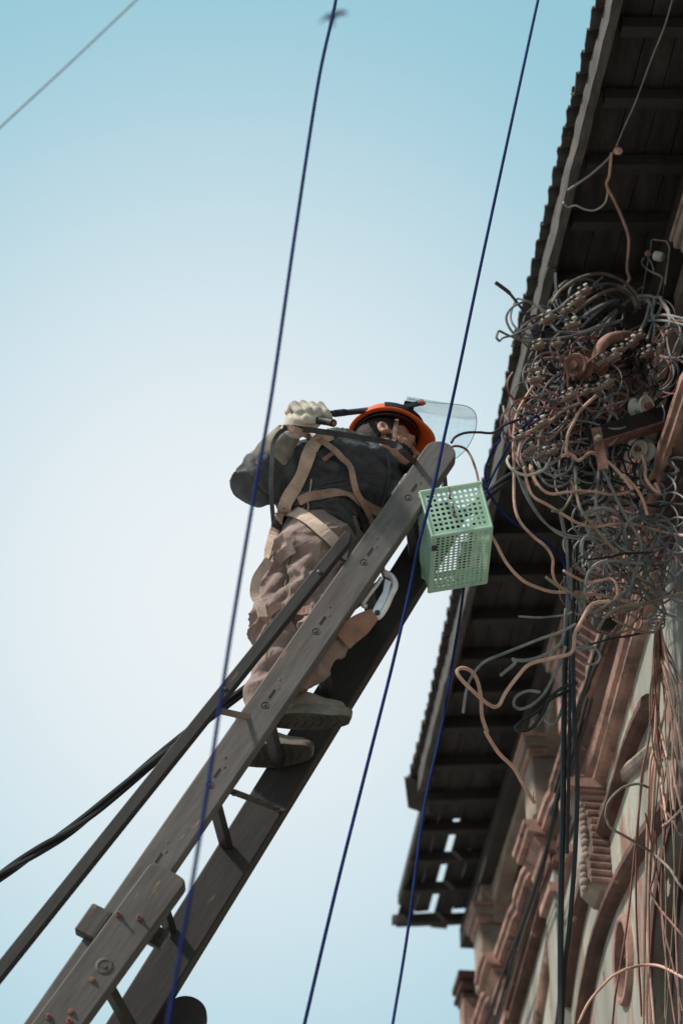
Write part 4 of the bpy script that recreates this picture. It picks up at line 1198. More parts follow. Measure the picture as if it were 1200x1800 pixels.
def line(name, pts, r, m, label, cat='wire', step=8, group=None):
    return tag(MB().tube(crom(pts, step), r, 7).build(name, m, None, True), label, cat, group)
line('overhead_wire', [P(590, -60, 4.3), P(590, 0, 4.3), P(560, 140, 4.3), P(520, 400, 4.3), P(478, 690, 4.3), P(445, 880, 4.3), P(405, 1120, 4.3), P(372, 1340, 4.3), P(340, 1540, 4.3), P(300, 1770, 4.3), P(285, 1850, 4.3)], .0046, M['navy'],
     'thick blue wire running down in front of the raised arm and the ladder')
line('overhead_wire', [P(960, -60, 5.7), P(945, 0, 5.7), P(850, 440, 5.74), P(804, 660, 5.78), P(780, 770, 5.8), P(760, 864, 5.8), P(736, 955, 5.85), P(720, 1035, 5.9), P(690, 1166, 5.9), P(640, 1365, 5.9), P(590, 1565, 5.9), P(535, 1800, 5.9), P(522, 1860, 5.9)], .0052, M['navy'],
     'long blue wire crossing the rounded top of the ladder')
line('overhead_wire', [P(815, 1030, 6.5), P(810, 1070, 6.4), P(797, 1150, 6.3), P(775, 1280, 6.2), P(745, 1420, 6.15), P(716, 1640, 6.1), P(690, 1800, 6.05), P(682, 1860, 6.05)], .0045, M['navy'],
     'thin dark blue wire dropping from the basket past the eave')
line('overhead_wire', [P(-60, 285, 9), P(0, 225, 9), P(120, 114, 9), P(240, 0, 9), P(300, -56, 9)], .0052, M['slate'],
     'thin grey wire crossing the sky at the top left corner')
# twisted service cable that the ladder rests on
tw = crom([P(-80, 1595, 6.62), P(0, 1540, 6.62), P(70, 1494, 6.62), P(150, 1440, 6.62), P(270, 1338, 6.62), P(430, 1212, 6.62), P(640, 1050, 6.62), P(860, 868, 6.62), P(912, 828, 6.62), P(960, 790, 6.62)], 22)
TW = thing('twisted_cable', 'twisted black service cable passing behind the ladder to the wire tangle', 'cable', tw[-1])
for ph in (0, 2.1, 4.2):
    q = []
    for i, p in enumerate(tw):
        t = (tw[min(i + 1, len(tw) - 1)] - tw[max(i - 1, 0)]).normalized(); e1 = t.cross(Vector((0, 1, 0))).normalized(); e2 = t.cross(e1)
        a = ph + i * .07; q.append(p + (e1 * math.cos(a) + e2 * math.sin(a)) * .0095)
    MB().tube(q, .0088, 7).build('strand', M['black'], TW, True)

# green perforated basket: open box, near end and base towards us
M['basket'] = mat('green_plastic', (192, 224, 208), (166, 206, 187), scale=6, rough=.55, bump=.1, c3=(96, 120, 102), c3amt=.62, c3scale=10, c3soft=.15)
_bp = [x for x in M['basket'].node_tree.nodes if x.type == 'BSDF_PRINCIPLED'][0]
_bp.inputs['Subsurface Weight'].default_value = 0.0
_t = M['basket'].node_tree; _tl = _t.nodes.new('ShaderNodeBsdfTranslucent'); _mx = _t.nodes.new('ShaderNodeMixShader'); _mx.inputs[0].default_value = .28
_tl.inputs[0].default_value = (*lin((236, 250, 243)), 1)
_o = [x for x in _t.nodes if x.type == 'OUTPUT_MATERIAL'][0]
_t.links.new(_bp.outputs[0], _mx.inputs[1]); _t.links.new(_tl.outputs[0], _mx.inputs[2]); _t.links.new(_mx.outputs[0], _o.inputs['Surface'])
yb = YA + .0
A_ = P(760, 943, yb); B_ = P(864, 926, yb)                   # lower near edge
ex = (B_ - A_).normalized(); bw = (B_ - A_).length
ez = (P(750, 866, yb + .01) - A_); ez = Vector((0, -.05, 1)).normalized(); ez = (ez - ex * ez.dot(ex)).normalized()
ey = ez.cross(ex); ey = ey if ey.y > 0 else -ey
bh, bd_ = .172, .322
bc = A_ + ex * bw / 2
BK = thing('plastic_basket', 'pale green perforated plastic basket hanging open above the ladder end', 'basket', A_ + ex * bw / 2 + ey * bd_ / 2)
def panel(name, o, a, b_, na_, nb2, mx, my, hole, inset=0.0):
    """sheet o + a*s + b*t with na x nb round holes"""
    la, lb = a.length, b_.length; ua, ub = a.normalized(), b_.normalized()
    xs = [mx + (la - 2 * mx) * i / na_ for i in range(na_ + 1)]; ys = [my + (lb - 2 * my) * j / nb2 for j in range(nb2 + 1)]
    m = MB()
    rr = min((xs[1] - xs[0]), (ys[1] - ys[0])) * hole
    rr0 = rr
    for i in range(na_):
        for j in range(nb2):
            cx, cy = (xs[i] + xs[i + 1]) / 2, (ys[j] + ys[j + 1]) / 2
            hx_, hy_ = (xs[1] - xs[0]) / 2, (ys[1] - ys[0]) / 2
            rr = rr0 * random.uniform(.86, 1.06)
            ring, inn = [], []
            for k_ in range(8):
                an = math.pi / 4 * k_
                c_, s_ = math.cos(an), math.sin(an); mxx = max(abs(c_), abs(s_))
                ring.append(o + ua * (cx + hx_ * c_ / mxx) + ub * (cy + hy_ * s_ / mxx)); inn.append(o + ua * (cx + rr * c_) + ub * (cy + rr * s_))
            m.add(ring + inn, [(k_, (k_ + 1) % 8, 8 + (k_ + 1) % 8, 8 + k_) for k_ in range(8)])
    P4 = [(0, 0), (la, 0), (la, lb), (0, lb)]; Q4 = [(xs[0], ys[0]), (xs[-1], ys[0]), (xs[-1], ys[-1]), (xs[0], ys[-1])]
    m.add([o + ua * x + ub * y_ for x, y_ in P4 + Q4], [(k_, (k_ + 1) % 4, 4 + (k_ + 1) % 4, 4 + k_) for k_ in range(4)])
    me = m.mesh(name, M['basket'], False, False)
    bm = bmesh.new(); bm.from_mesh(me); bmesh.ops.remove_doubles(bm, verts=bm.verts, dist=.0002); bmesh.ops.recalc_face_normals(bm, faces=bm.faces); bm.to_mesh(me); bm.free()
    ob = put(name, me, BK)
    sm = ob.modifiers.new('t', 'SOLIDIFY'); sm.thickness = .0016; sm.offset = 0
    return ob
fl = .003                                                     # flare of the sides
O = A_
panel('end_panel', O, ex * bw, ez * bh - ey * .012, 10, 8, .010, .012, .35)
panel('base_panel', O, ex * bw, ey * bd_, 11, 19, .012, .012, .38)
panel('side_panel', O, ey * bd_, ez * bh - ex * fl, 18, 8, .012, .012, .30)
panel('side_panel', O + ex * bw, ey * bd_, ez * bh + ex * fl * .5, 18, 8, .012, .012, .30)
panel('end_panel', O + ey * bd_, ex * bw, ez * bh * .4 + ey * .012, 10, 3, .010, .012, .35)
rimp = [O + ez * bh - ex * fl - ey * .012, O + ex * (bw + fl * .5) + ez * bh - ey * .012, O + ex * (bw + fl * .5) + ey * (bd_ + .012) + ez * bh * .4, O - ex * fl + ey * (bd_ + .012) + ez * bh * .4]
for i in range(4):
    MB().tube([rimp[i], rimp[(i + 1) % 4]], .006, 8).build('rim', M['basket'], BK, True)
for a, b_ in ((O, O + ex * bw), (O + ex * bw, O + ex * bw + ey * bd_), (O, O + ey * bd_), (O + ey * bd_, O + ey * bd_ + ex * bw), (O, rimp[0]), (O + ex * bw, rimp[1])):
    MB().tube([a, b_], .0045, 8).build('edge_bead', M['basket'], BK, True)
for (px, py) in ((790, 876), (797, 904)):                     # rusty screw hooks in the near end
    c = P(px, py, yb - .012)
    h = MB(); h.lathe(c + Vector((0, .006, 0)), -YV, [(-.002, .010), (.002, .009), (.003, .004)], 9); h.tube([c, c + Vector((0, -.02, 0)), c + Vector((-.003, -.022, .030))], .0028, 6)
    h.build('screw_hook', M['rust'], BK, True)
MB().box(P(763, 957, yb) - ez * .001 + ey * .02, ex * .009, ey * .012, ez * .003).build('drain_slot', M['blackplastic'], BK)
# handle cord up to the wires
tag(MB().tube(crom([P(841, 850, yb + .0), P(836, 826, yb + .05), P(826, 800, yb + .1), P(816, 788, yb + .1), P(800, 784, yb + .08), P(786, 790, yb + .06)], 6), .0042, 7).build('cord', M['rose'], None, True), 'thin mauve cord the basket hangs from', 'cord')
tag(MB().tube(crom([P(781, 862, yb + .1), P(779, 838, yb + .1), P(774, 812, yb + .08)], 6), .011, 7).build('strap', M['cable_plum'], None, True), 'short dark strap tying the basket to the ladder top', 'strap')

# bird
bc_ = P(586, 29, 42)
BD = thing('bird', 'dark bird with spread wings flying high above, beside the thick blue wire', 'bird', bc_)
bx = (Vector((1, 0, .45))).normalized(); bv = Vector((.25, -.5, .8)).normalized(); bz = bx.cross(bv).normalized()
M['feather'] = mat('dark_feathers', (58, 48, 44), (34, 30, 30), scale=12, rough=.8, bump=.2)
f_ = Field([-.3, -.3, -.3], [.3, .3, .3], .012)
f_.ell((0, 0, 0), ((1, 0, 0), (0, 1, 0), (0, 0, 1)), (.06, .15, .055), 0); f_.ell((0, .15, .015), ((1, 0, 0), (0, 1, 0), (0, 0, 1)), (.04, .05, .04), .02); f_.cap((0, .19, .01), (0, .23, 0), .015, .006, .01)
f_.cap((0, -.12, 0), (.05, -.27, -.01), .03, .045, .02)
vs, fs = f_.nets()
me = bpy.data.meshes.new('body'); me.from_pydata([tuple(bc_ + bx * v[0] + bv * v[1] + bz * v[2]) for v in vs], [], fs.tolist()); me.materials.append(M['feather'])
put('body', me, BD)
for s_ in (-1, 1):
    sp = [(0, .08, .02, -.07), (.14, .11, .06, -.06), (.24, .10, .07, -.04), (.33, .04, .05, -.05), (.40, -.05, .01, -.09)]
    top = [bc_ + bx * (s_ * x) + bv * a + bz * z for x, a, z, b_ in sp]; bot = [bc_ + bx * (s_ * x) + bv * b_ + bz * z for x, a, z, b_ in sp]
    m = MB(); vs = top + bot; m.add(vs, [(i, i + 1, 6 + i, 5 + i) for i in range(4)])
    o = m.build('wing', M['feather'], BD); sm = o.modifiers.new('t', 'SOLIDIFY'); sm.thickness = .014

# ================================================================== the wire tangle on the facade
CR = {'A': (840, 400, .3), 'B': (780, 800, .35), 'C': (680, 1240, .43333), 'D': (980, 1080, .2), 'E': (980, 1400, .2222), 'F': (900, 0, .27778), 'G': (840, 450, .15), 'H': (1000, 400, .16667), 'I': (1000, 600, .16667), 'P': (0, 0, 1)}
def TY(px, py, d=0.0):
    rr_ = ray(px, py)
    y = 6.45 + max(-.2, (px - 930) * .0013) + max(0, py - 900) * .0011
    yw = PW(px, py, .07).y
    return min(y + d, yw, (ZS - .05 - 1.6) * rr_.y / rr_.z)
def TP(px, py, d=0.0): return P(px, py, TY(px, py, d))
rw = random.Random(21)
def wire(spec, r, m, label, d=0.0, cat='wire', group=None, wob=.012, step=6, name='wire'):
    pts = []
    seg = None
    for q in spec:
        if isinstance(q, str): seg = CR[q]; continue
        px, py = seg[0] + q[0] * seg[2], seg[1] + q[1] * seg[2]
        pts.append((px, py))
    w_ = []; a = rw.uniform(0, 6); 
    for i, (px, py) in enumerate(pts):
        a += rw.uniform(.3, 1.1)
        w_.append(TP(px, py, d + wob * 2 * math.sin(a)))
    return tag(MB().tube(crom(w_, step), r, 7).build(name, m, None, True), label, cat, group)
def wallwire(spec, r, m, label, o=.06, cat='cable', group=None, step=6, name='cable'):
    pts = []
    for q in spec:
        if isinstance(q, str): seg = CR[q]; continue
        pts.append(PW(seg[0] + q[0] * seg[2], seg[1] + q[1] * seg[2], o))
    return tag(MB().tube(crom(pts, step), r, 7).build(name, m, None, True), label, cat, group)

# ---- wires under the top of the eave
wire(['F', (625, 970), (612, 1110), (595, 1170), (640, 1260), (690, 1370), (730, 1480), (735, 1560), (725, 1700), (740, 1760), (718, 1800), (700, 1830)], .0058, M['tan'], 'bright tan cable hanging from the knob under the eave to the tangle', .1)
wire(['F', (1040, -100), (1010, 0), (960, 170), (880, 370), (780, 640), (700, 820), (655, 930)], .0034, M['slate'], 'thin straight grey wire stretched along under the eave boards', .25, wob=0)
wire(['F', (640, 960), (600, 1010), (500, 1100), (430, 1150), (350, 1205)], .0046, M['slate'], 'short grey twisted wire from the knob to the fascia board', .1)
wire(['F', (320, 1280), (350, 1310), (400, 1300), (460, 1325), (520, 1330), (580, 1290), (600, 1230), (598, 1180)], .0036, M['white'], 'pale sagging wire with a frayed end at the fascia board', .08)
kn = P(1085, 265, TY(1085, 265, .1)); kb = thing('porcelain_knob', 'small pinkish porcelain knob under the eave where three wires meet', 'insulator', kn)
MB().lathe(kn, Vector((.3, -.6, -.7)), [(-.02, .010), (-.008, .015), (0, .011), (.008, .011), (.012, .015), (.02, .010)], 12).build('knob', M['tan'], kb, True)
MB().tube([kn, kn + Vector((.01, .05, .16))], .004, 6).build('pin', M['rust'], kb)

# ---- arcs and loops at the top of the tangle
wire(['A', (430, 440), (480, 370), (560, 310), (650, 277), (740, 272), (830, 305), (890, 350), (930, 400), (945, 470)], .0062, M['olive'], 'outermost olive cable arching over the top of the tangle')
wire(['A', (380, 520), (470, 475), (560, 400), (680, 345), (780, 330), (860, 360), (910, 410), (930, 460)], .0062, M['slate'], 'slate cable arching just inside the outermost arch', .02)
wire(['A', (570, 490), (680, 410), (760, 370), (830, 365), (895, 405), (925, 470)], .0070, M['olive'], 'thick olive cable forming the innermost arch', .03)
wire(['A', (600, 600), (650, 550), (720, 490), (790, 460), (830, 465), (855, 500), (850, 545)], .0095, M['black'], 'thick black hooked cable under the arches', -.02)
wire(['A', (620, 520), (700, 470), (780, 435), (818, 428)], .0085, M['slate'], 'stubby slate cable end beside the black hook', .03)
wire(['A', (675, 335), (728, 290)], .004, M['slate'], 'short straight grey stub standing between the arches', .02)
wire(['G', (250, 1000), (215, 960), (220, 920), (245, 880), (330, 920), (430, 960), (560, 1000), (700, 985), (900, 965), (1050, 945), 'A', (600, 620), (700, 590), (800, 560), (900, 535), (1000, 522), (1100, 512), (1230, 540)], .0046, M['slate'], 'long slate wire with a small hooked loop sticking out furthest left', -.05)
wire(['G', (250, 1000), (290, 960), (400, 930), (500, 880), (620, 830), (730, 770), (790, 720)], .0040, M['slate'], 'slate wire slanting from the hooked loop up to the clamps', -.04)
wire(['G', (640, 952), (560, 965), (450, 930), (390, 880), (340, 790), (330, 710), (370, 630), (450, 570), (560, 535), (650, 560), (720, 610), (770, 680), (830, 780), (900, 860), (960, 890), (1200, 892), 'A', (700, 580), (820, 548), (940, 550), (1080, 545), (1230, 575)], .0046, M['slate'], 'slate wire making the larger round loop against the sky', -.03)
wire(['G', (630, 940), (520, 900), (430, 830), (380, 740), (390, 640), (430, 540), (460, 500), (540, 520), (640, 560), (720, 600), (820, 670), (920, 715), (970, 700)], .0042, M['slate'], 'slate wire making the narrower loop against the sky', -.01)
wire(['G', (430, 910), (500, 850), (560, 790), (640, 740), (740, 690)], .0040, M['olive'], 'dull wire running from the loops up to the first clamp', -.02)
wire(['G', (200, 310), (280, 368), (360, 432), (480, 580), (620, 760), (680, 860)], [.0075] * 13 + [.0055] * 18, M['cable_plum'], 'plum stub of cut cable with a fat blunt tip pointing up left', -.02, wob=0)
wire(['A', (455, 270), (456, 320), (462, 385)], .0080, M['black'], 'short black rod standing at the fascia above the tangle', .05, wob=0)
for i in range(8):
    wire(['A', (590 + i * 22, 650 + i * 6), (700 + i * 14, 575 - i * 4), (790 + i * 10, 495 - i * 5), (880 + i * 6, 420 - i * 1)], .0042 + .0006 * (i % 3), M['slate' if i % 3 else 'olive'],
         'one of the straight parallel grey cables running up inside the arches', .06 + .01 * (i % 2), group='parallel cables inside the arches', wob=.004)
# draped group at the top right
for i, sp in enumerate(([(720, 740), (800, 742), (850, 790), (830, 870), (800, 980), (740, 1100)], [(725, 722), (850, 722), (900, 765), (870, 890), (900, 1000), (900, 1120), (860, 1280)], [(890, 740), (960, 738), (985, 800), (940, 900), (870, 1040), (820, 1180)], [(740, 760), (820, 775), (880, 850), (850, 950), (780, 1050)], [(960, 760), (1010, 820), (1050, 900), (1060, 1040), (1000, 1160)])):
    wire(['H'] + sp, .0062, M['slate'], 'one of the blue-grey cables draped together over the upper iron bar', -.06, group='draped blue-grey cables', wob=.015)
wire(['H', (865, 130), (850, 250), (815, 420), (780, 620), (760, 720)], .0022, M['slate'], 'fine wire hanging from the lamp holder frame', .05, wob=0)
wire(['H', (690, 690), (760, 630), (785, 628)], .0022, M['slate'], 'fine short wire tied to the hanging fine wire', .05, wob=0)

# ---- blue wires between the visor and the tangle
wire(['P', (793, 778), (800, 768), (817, 761), (840, 760), (865, 761), (882, 750), (900, 741), (920, 737), (930, 746), (944, 742), (962, 740)], .0046, M['cable_plum'], 'plum wire curving from beside the visor into the tangle', -.1)
wire(['A', (215, 1138), (150, 1160), (125, 1210), (125, 1250), (90, 1290), (60, 1360), (40, 1430), (50, 1533), 'B', (230, 200), (280, 270), (340, 330), (420, 380), (500, 430), (570, 490), (605, 560), (603, 605)], .0044, M['navy'], 'kinked navy wire dropping from the tangle past the basket and on under the eave', -.06)
wire(['A', (340, 1100), (210, 1230), (150, 1330), (90, 1440), (50, 1530)], .0044, M['navy'], 'straight navy wire slanting down to the kinked one', -.08, wob=0)

# ---- tan cables curling down
wire(['A', (320, 930), (280, 990), (230, 1080), (210, 1180), (205, 1300), (210, 1400), 'B', (352, 0), (350, 150), (355, 260), (385, 340), (450, 410), (510, 460), (545, 520), (545, 590), (570, 650), (640, 690), (720, 720)], .0052, M['tan'], 'long tan cable falling down the left edge of the tangle', -.06)
wire(['A', (690, 985), (600, 1070), (560, 1140), (525, 1210), (515, 1300), (530, 1345)], .0062, M['tan'], 'pale tan cable running down steeply from the middle clamps', -.1)
wire(['A', (500, 1330), (420, 1385), (370, 1350), (355, 1290), (370, 1200), (440, 1120), (520, 1060), (590, 1030)], .0060, M['olive'], 'olive cable with a deep U bend left of the steep tan one', -.08)
wire(['A', (490, 1340), (530, 1325), (560, 1340), (590, 1365), (660, 1320), (740, 1360), (800, 1410), (860, 1480), (900, 1533), 'B', (900, 100), (980, 190), (1020, 300)], .0058, M['tan'], 'bright wavy tan cable running under the lower iron bracket', -.12)
wire(['A', (360, 1185), (300, 1195), (255, 1240), (235, 1330), (240, 1370), (270, 1420), (290, 1533), 'B', (400, 60), (420, 150), (450, 210), (520, 250), (600, 300), (680, 345), (760, 360), (860, 345), (960, 350), (1040, 370), (1120, 390), (1210, 405)], .0054, M['tan'], 'tan cable that sweeps right across to the salmon moulding', -.05)
wire(['A', (180, 1340), (170, 1370), (200, 1420), (270, 1450), (340, 1440), (390, 1410), (405, 1380)], .0052, M['white'], 'pale drooping loop low on the left of the tangle', -.08)
wire(['A', (305, 1390), (310, 1440), (340, 1510), 'B', (440, 60), (450, 110), (490, 170), (540, 195), (620, 185), (680, 180), (760, 185), (850, 200), (930, 185)], .0052, M['tan'], 'tan cable turning level to the right below the tangle', -.07)
wire(['P', (851, 915), (858, 932), (871, 955), (890, 990), (918, 1020), (948, 1034), (975, 1041), (1011, 1041), (1046, 1045), (1081, 1052), (1120, 1062)], .0056, M['tan'], 'tan cable sagging from the basket corner to the wall', -.05)
wire(['B', (830, 735), (770, 740), (730, 760), (690, 830), (655, 900), (640, 990), (540, 1020), (430, 1050), (370, 1110), (310, 1190), (270, 1260), (220, 1250), (150, 1190), (90, 1130), (65, 1090), (85, 1070), (130, 1080), (165, 1130), (185, 1220), (190, 1310), (215, 1390), 'C', (400, 110), (450, 190), (510, 250), (545, 310), (580, 370), (597, 395)], .0064, M['tan'], 'thick pinkish cable with a big loose loop and a frayed hanging end', -.35)
for i, (dx, dy) in enumerate(((-14, -30), (4, -36), (10, -16))):
    wire(['C', (590, 385), (590 + dx * .5, 385 + dy * .6), (590 + dx, 385 + dy)], .0012, M['rose'], 'hair-thin strand at the frayed end of the pinkish cable', -.35, group='frayed strands', wob=0, name='strand')
# ---- grey ones lower down
wire(['B', (95, 1295), (110, 1190), (140, 1110), (200, 1040), (290, 1000), (390, 960), (490, 920), (580, 890), (660, 850)], .0050, M['slate'], 'grey cable bowing down with its end dangling beside the pinkish loop', -.3)
wire(['B', (285, 1105), (355, 1045), (345, 1025), (362, 1030), (420, 1030), (500, 1005), (570, 960), (600, 900), (610, 770)], .0056, M['slate'], 'slate cable with a small knot and a short tail under the eave', -.25)
wire(['B', (375, 810), (480, 815), (590, 805), (640, 790)], .0036, M['slate'], 'thin grey wire end pointing left level', -.2)
wire(['B', (480, 1190), (420, 1185), (365, 1210), (350, 1250), (380, 1275), (440, 1255), (500, 1200), (540, 1130), (580, 1050), (610, 960)], .0052, M['slate'], 'upper slate loop hanging beside the black down cables', -.2)
wire(['B', (665, 1145), (600, 1165), (540, 1210), (480, 1280), (400, 1330), (360, 1365), (380, 1385), (440, 1370), (500, 1290), (530, 1230), (620, 1185)], .0056, M['black'], 'lower dark loop hanging beside the black down cables', -.22)
wire(['B', (545, 1270), (500, 1310), (530, 1350), (570, 1330), (600, 1240), (612, 1160)], .0050, M['slate'], 'small slate loop between the dark loop and the down cables', -.18)
wire(['B', (470, 1300), (445, 1330), (465, 1352), (500, 1320)], .0034, M['slate'], 'tiny wire ring caught in the dark loop', -.2)
for i in range(4):
    wire(['B', (365 + i * 10, 95 + i * 12), (420 + i * 7, 225 + i * 6), (500 + i * 6, 335 + i * 5), (600, 395 + i * 4), (700, 412 + i * 4), (785 + i * 8, 395 + i * 6)], .0036, M['slate'], 'one of the thin grey wires bowing together below the tangle', -.02, group='thin bowing grey wires', wob=.004)
wire(['B', (690, 300), (740, 280), (820, 270), (880, 310), (910, 400), (920, 480)], .0072, M['slate'], 'thick slate cable arching over the lower bunch of wires', -.05)
wire(['B', (780, 60), (770, 150), (762, 240), (780, 330), (830, 420)], .0062, M['slate'], 'slate cable dropping straight beside the pale column', -.04)
wire(['B', (790, 60), (830, 140), (870, 230), (930, 340), (985, 430), (980, 520), (950, 620), (930, 700)], .0062, M['slate'], 'slate cable falling along the salmon moulding', -.07)
wire(['B', (660, 60), (665, 180), (690, 280), (760, 370), (830, 450), (890, 520), (960, 590), (1020, 650)], .0058, M['olive'], 'olive cable slanting down right through the lower bunch', -.08)
wire(['B', (640, 130), (650, 175), (620, 240), (585, 280), (540, 280)], .0048, M['olive'], 'short olive cable curling left to a blunt end', -.06)
wire(['B', (700, 790), (705, 700), (720, 600), (770, 545), (840, 530), (920, 540), (1000, 545)], .0058, M['slate'], 'slate cable bending over like a hook above the lower bunch', -.12)
wire(['B', (600, 580), (650, 610), (720, 640), (790, 630), (830, 620), (860, 640), (870, 690), (855, 725)], .0050, M['tan'], 'tan wire rising and dropping at the foot of the pale column', -.1)
wire(['B', (510, 612), (560, 650), (630, 690), (700, 720), (780, 770), (860, 790), (960, 770), (1040, 720), (1125, 690)], .0052, M['olive'], 'olive wire with a cut end pointing to the basket', -.1)
wire(['B', (840, 822), (900, 850), (980, 885), (1060, 885), (1090, 830), (1105, 780), (1060, 700), (990, 640)], .0054, M['olive'], 'olive wire swinging below the bunch and back up right', -.12)
wire(['B', (640, 765), (665, 798), (740, 790), (820, 750), (900, 690), (960, 640), (1020, 600)], .0050, M['slate'], 'slate wire crossing from the down cables up to the wall', -.1)
wire(['B', (770, 880), (820, 800), (900, 760), (1000, 750), (1120, 710), (1210, 690)], .0056, M['olive'], 'olive wire crossing the brown mouldings with a blunt lower end', -.14)
wire(['B', (950, 600), (1000, 680), (1050, 750), (1120, 800), (1210, 830)], .0050, M['slate'], 'slate wire running to the lower right over the tie', -.1)
wire(['B', (930, 620), (1010, 640), (1100, 700), (1210, 740)], .0050, M['slate'], 'slate wire running level to the right over the tie', -.09)
wire(['B', (1100, 660), (1150, 620), (1215, 560)], .0050, M['slate'], 'slate wire running up to the right edge', -.09)
wire(['B', (720, 525), (760, 520), (800, 515), (850, 508), (900, 495), (1000, 490), (1050, 488)], .0040, M['black'], 'dark stiff twisted wire lying level across the salmon moulding', -.14)
wire(['B', (1120, 60), (1105, 80), (1125, 95), (1180, 85), (1130, 30), (1165, 15), (1210, 20)], .0060, M['black'], 'black hooked cable on the salmon ledge', -.06)
wire(['B', (990, 0), (1010, 60), (1010, 110), (1040, 160), (1080, 190), (1060, 140)], .0056, M['tan'], 'tan cable bending round the black tape below the bracket', -.1)
wire(['B', (1020, 250), (1080, 260), (1140, 245), (1212, 250)], .0046, M['black'], 'black wire tied level across the salmon ledge', -.05)
wire(['D', (60, 330), (150, 290), (260, 270), (400, 230), (520, 205), (640, 185), (740, 165)], .0036, M['black'], 'thin dark wire stretched level across the lattice band', -.1)
wire(['D', (120, 185), (200, 205), (260, 260), (150, 290), (300, 285), (370, 350), (350, 420), (290, 440), (230, 425)], .0038, M['slate'], 'slate wire curled into a spring beside the lattice band', -.12)
wire(['D', (180, 322), (260, 300), (330, 305), (365, 345)], .0036, M['slate'], 'short slate wire above the curled spring', -.12)

# ---- black cables hanging straight down and those running along the wall
for sp, r, lb in (([(985, 895), (1000, 1000), (992, 1180), (989, 1420), (985, 1600), (985, 1850)], .0100, 'thickest black cable hanging down the front of the facade'),
                  ([(1004, 1000), (1008, 1240), (1014, 1370), (1010, 1500), (1000, 1630), (992, 1700), (984, 1850)], .0080, 'black cable hanging just right of the thickest one'),
                  ([(997, 950), (1002, 1100), (1000, 1300), (996, 1500)], .0060, 'thin black cable hanging between the two thick ones')):
    w_ = [P(px, py, 6.62 + (i * .03)) for i, (px, py) in enumerate(sp)]
    tag(MB().tube(crom(w_, 8), r, 7).build('cable', M['black'], None, True), lb, 'cable')
for i in range(4):
    wire(['B', (618 + i * 16, 420), (622 + i * 14, 560), (618 + i * 18, 700), (612 + i * 14, 900)], .0048, M['black'], 'one of the black wires gathered behind the down cables', .05, group='gathered black wires', wob=.006)
for i, (sp, o, lb) in enumerate((([(812, -30), (760, 160), (700, 330), (640, 600), (560, 850), (480, 1060), (395, 1310)], .13, 'uppermost black cable running along the facade under the eave'),
                   ([(830, -30), (790, 120), (700, 400), (610, 720), (530, 960), (428, 1310)], .115, 'black cable running along the facade just above the cornice'),
                   ([(800, 60), (700, 370), (626, 700), (545, 960), (440, 1310)], .12, 'thin black wire running along the facade cornice'))):
    wallwire(['C'] + sp, .0068 if i < 2 else .0045, M['black'], lb, o)
wallwire(['D', (470, 120), (380, 330), (250, 660), (170, 920), (110, 1090), (90, 1200), (20, 1500), (-60, 1750)], .009, M['black'], 'black cable lying along the lattice band', .09)
wallwire(['D', (400, 150), (330, 330), (260, 560), (180, 800), (100, 1100), (-30, 1560)], .006, M['black'], 'dark cable lying just outside the lattice band cable', .10)

# ---- fan of wires tied at the right
fan = [[(860, 60), (840, 300), (830, 600), (800, 1000), (745, 1450), (700, 1800)], [(870, 60), (850, 260), (830, 700), (850, 1150), (900, 1500), (915, 1820)], [(880, 60), (885, 300), (890, 600), (880, 900), (920, 1100), (960, 1260)],
       [(890, 60), (910, 260), (980, 500), (1040, 700), (1100, 900), (1150, 1050)], [(895, 60), (930, 250), (1000, 400), (1060, 600), (1120, 700)], [(885, 60), (900, 400), (980, 760), (1010, 1100), (1000, 1500), (1020, 1720)],
       [(880, 60), (930, 420), (1000, 700), (980, 1000), (950, 1350), (900, 1620)], [(875, 60), (870, 420), (930, 640), (1040, 960), (1060, 1300), (1110, 1560)], [(868, 60), (836, 420), (820, 900), (880, 1300), (920, 1560), (960, 1820)],
       [(890, 60), (950, 340), (1040, 560), (1050, 900), (1030, 1160), (1100, 1400)], [(866, 60), (845, 500), (870, 880), (890, 1250), (920, 1400), (930, 1800)], [(888, 60), (960, 420), (1010, 640), (1030, 1000), (1010, 1350), (1110, 1820)]]
for i in range(16):
    x0 = 860 + 2.5 * i; xm = rw.uniform(790, 1110); xe = xm + rw.uniform(-160, 200)
    fan.append([(x0, 60), (x0 + (xm - x0) * .25 + rw.uniform(-12, 12), 330), (xm, 700 + rw.uniform(-60, 60)), ((xm + xe) / 2 + rw.uniform(-30, 30), 1150), (xe, 1560 + rw.uniform(-150, 100)), (xe + rw.uniform(-90, 90), rw.uniform(2300, 2700)), (xe + rw.uniform(-90, 90), rw.uniform(3500, 3800))])
for i, sp in enumerate(fan):
    wire(['D'] + sp, .0030 + .0010 * (i % 3), M['rose' if i % 3 == 1 else ('tan' if i % 3 else 'olive')], 'one of the many thin wires fanning down the wall from the grey tie', -.06 - .01 * (i % 4), group='wires fanning down the facade', wob=.01, step=7)
tie = thing('wire_tie', 'grey wire binding wound round the neck of the fanning wires', 'tie', TP(1152, 1090, -.07))
for k_ in range(4):
    c = TP(1153, 1084 + k_ * 5, -.08)
    MB().tube([c + Vector((.030 * math.cos(a_ * .628), .022 * math.sin(a_ * .628), .004 * math.sin(a_ + k_))) for a_ in range(11)], .003, 6).build('tie_loop', M['slate'], tie, True)
wire(['E', (652, 0), (600, 500), (560, 900), (500, 1300), (455, 1560), (428, 1830)], .0040, M['rose'], 'dark thin wire hanging past the oval window', -.08)
wire(['E', (690, 130), (740, 380), (790, 650), (840, 1050), (900, 1300), (985, 1700)], .0034, M['rose'], 'thin wire hanging over the arched opening', -.1)
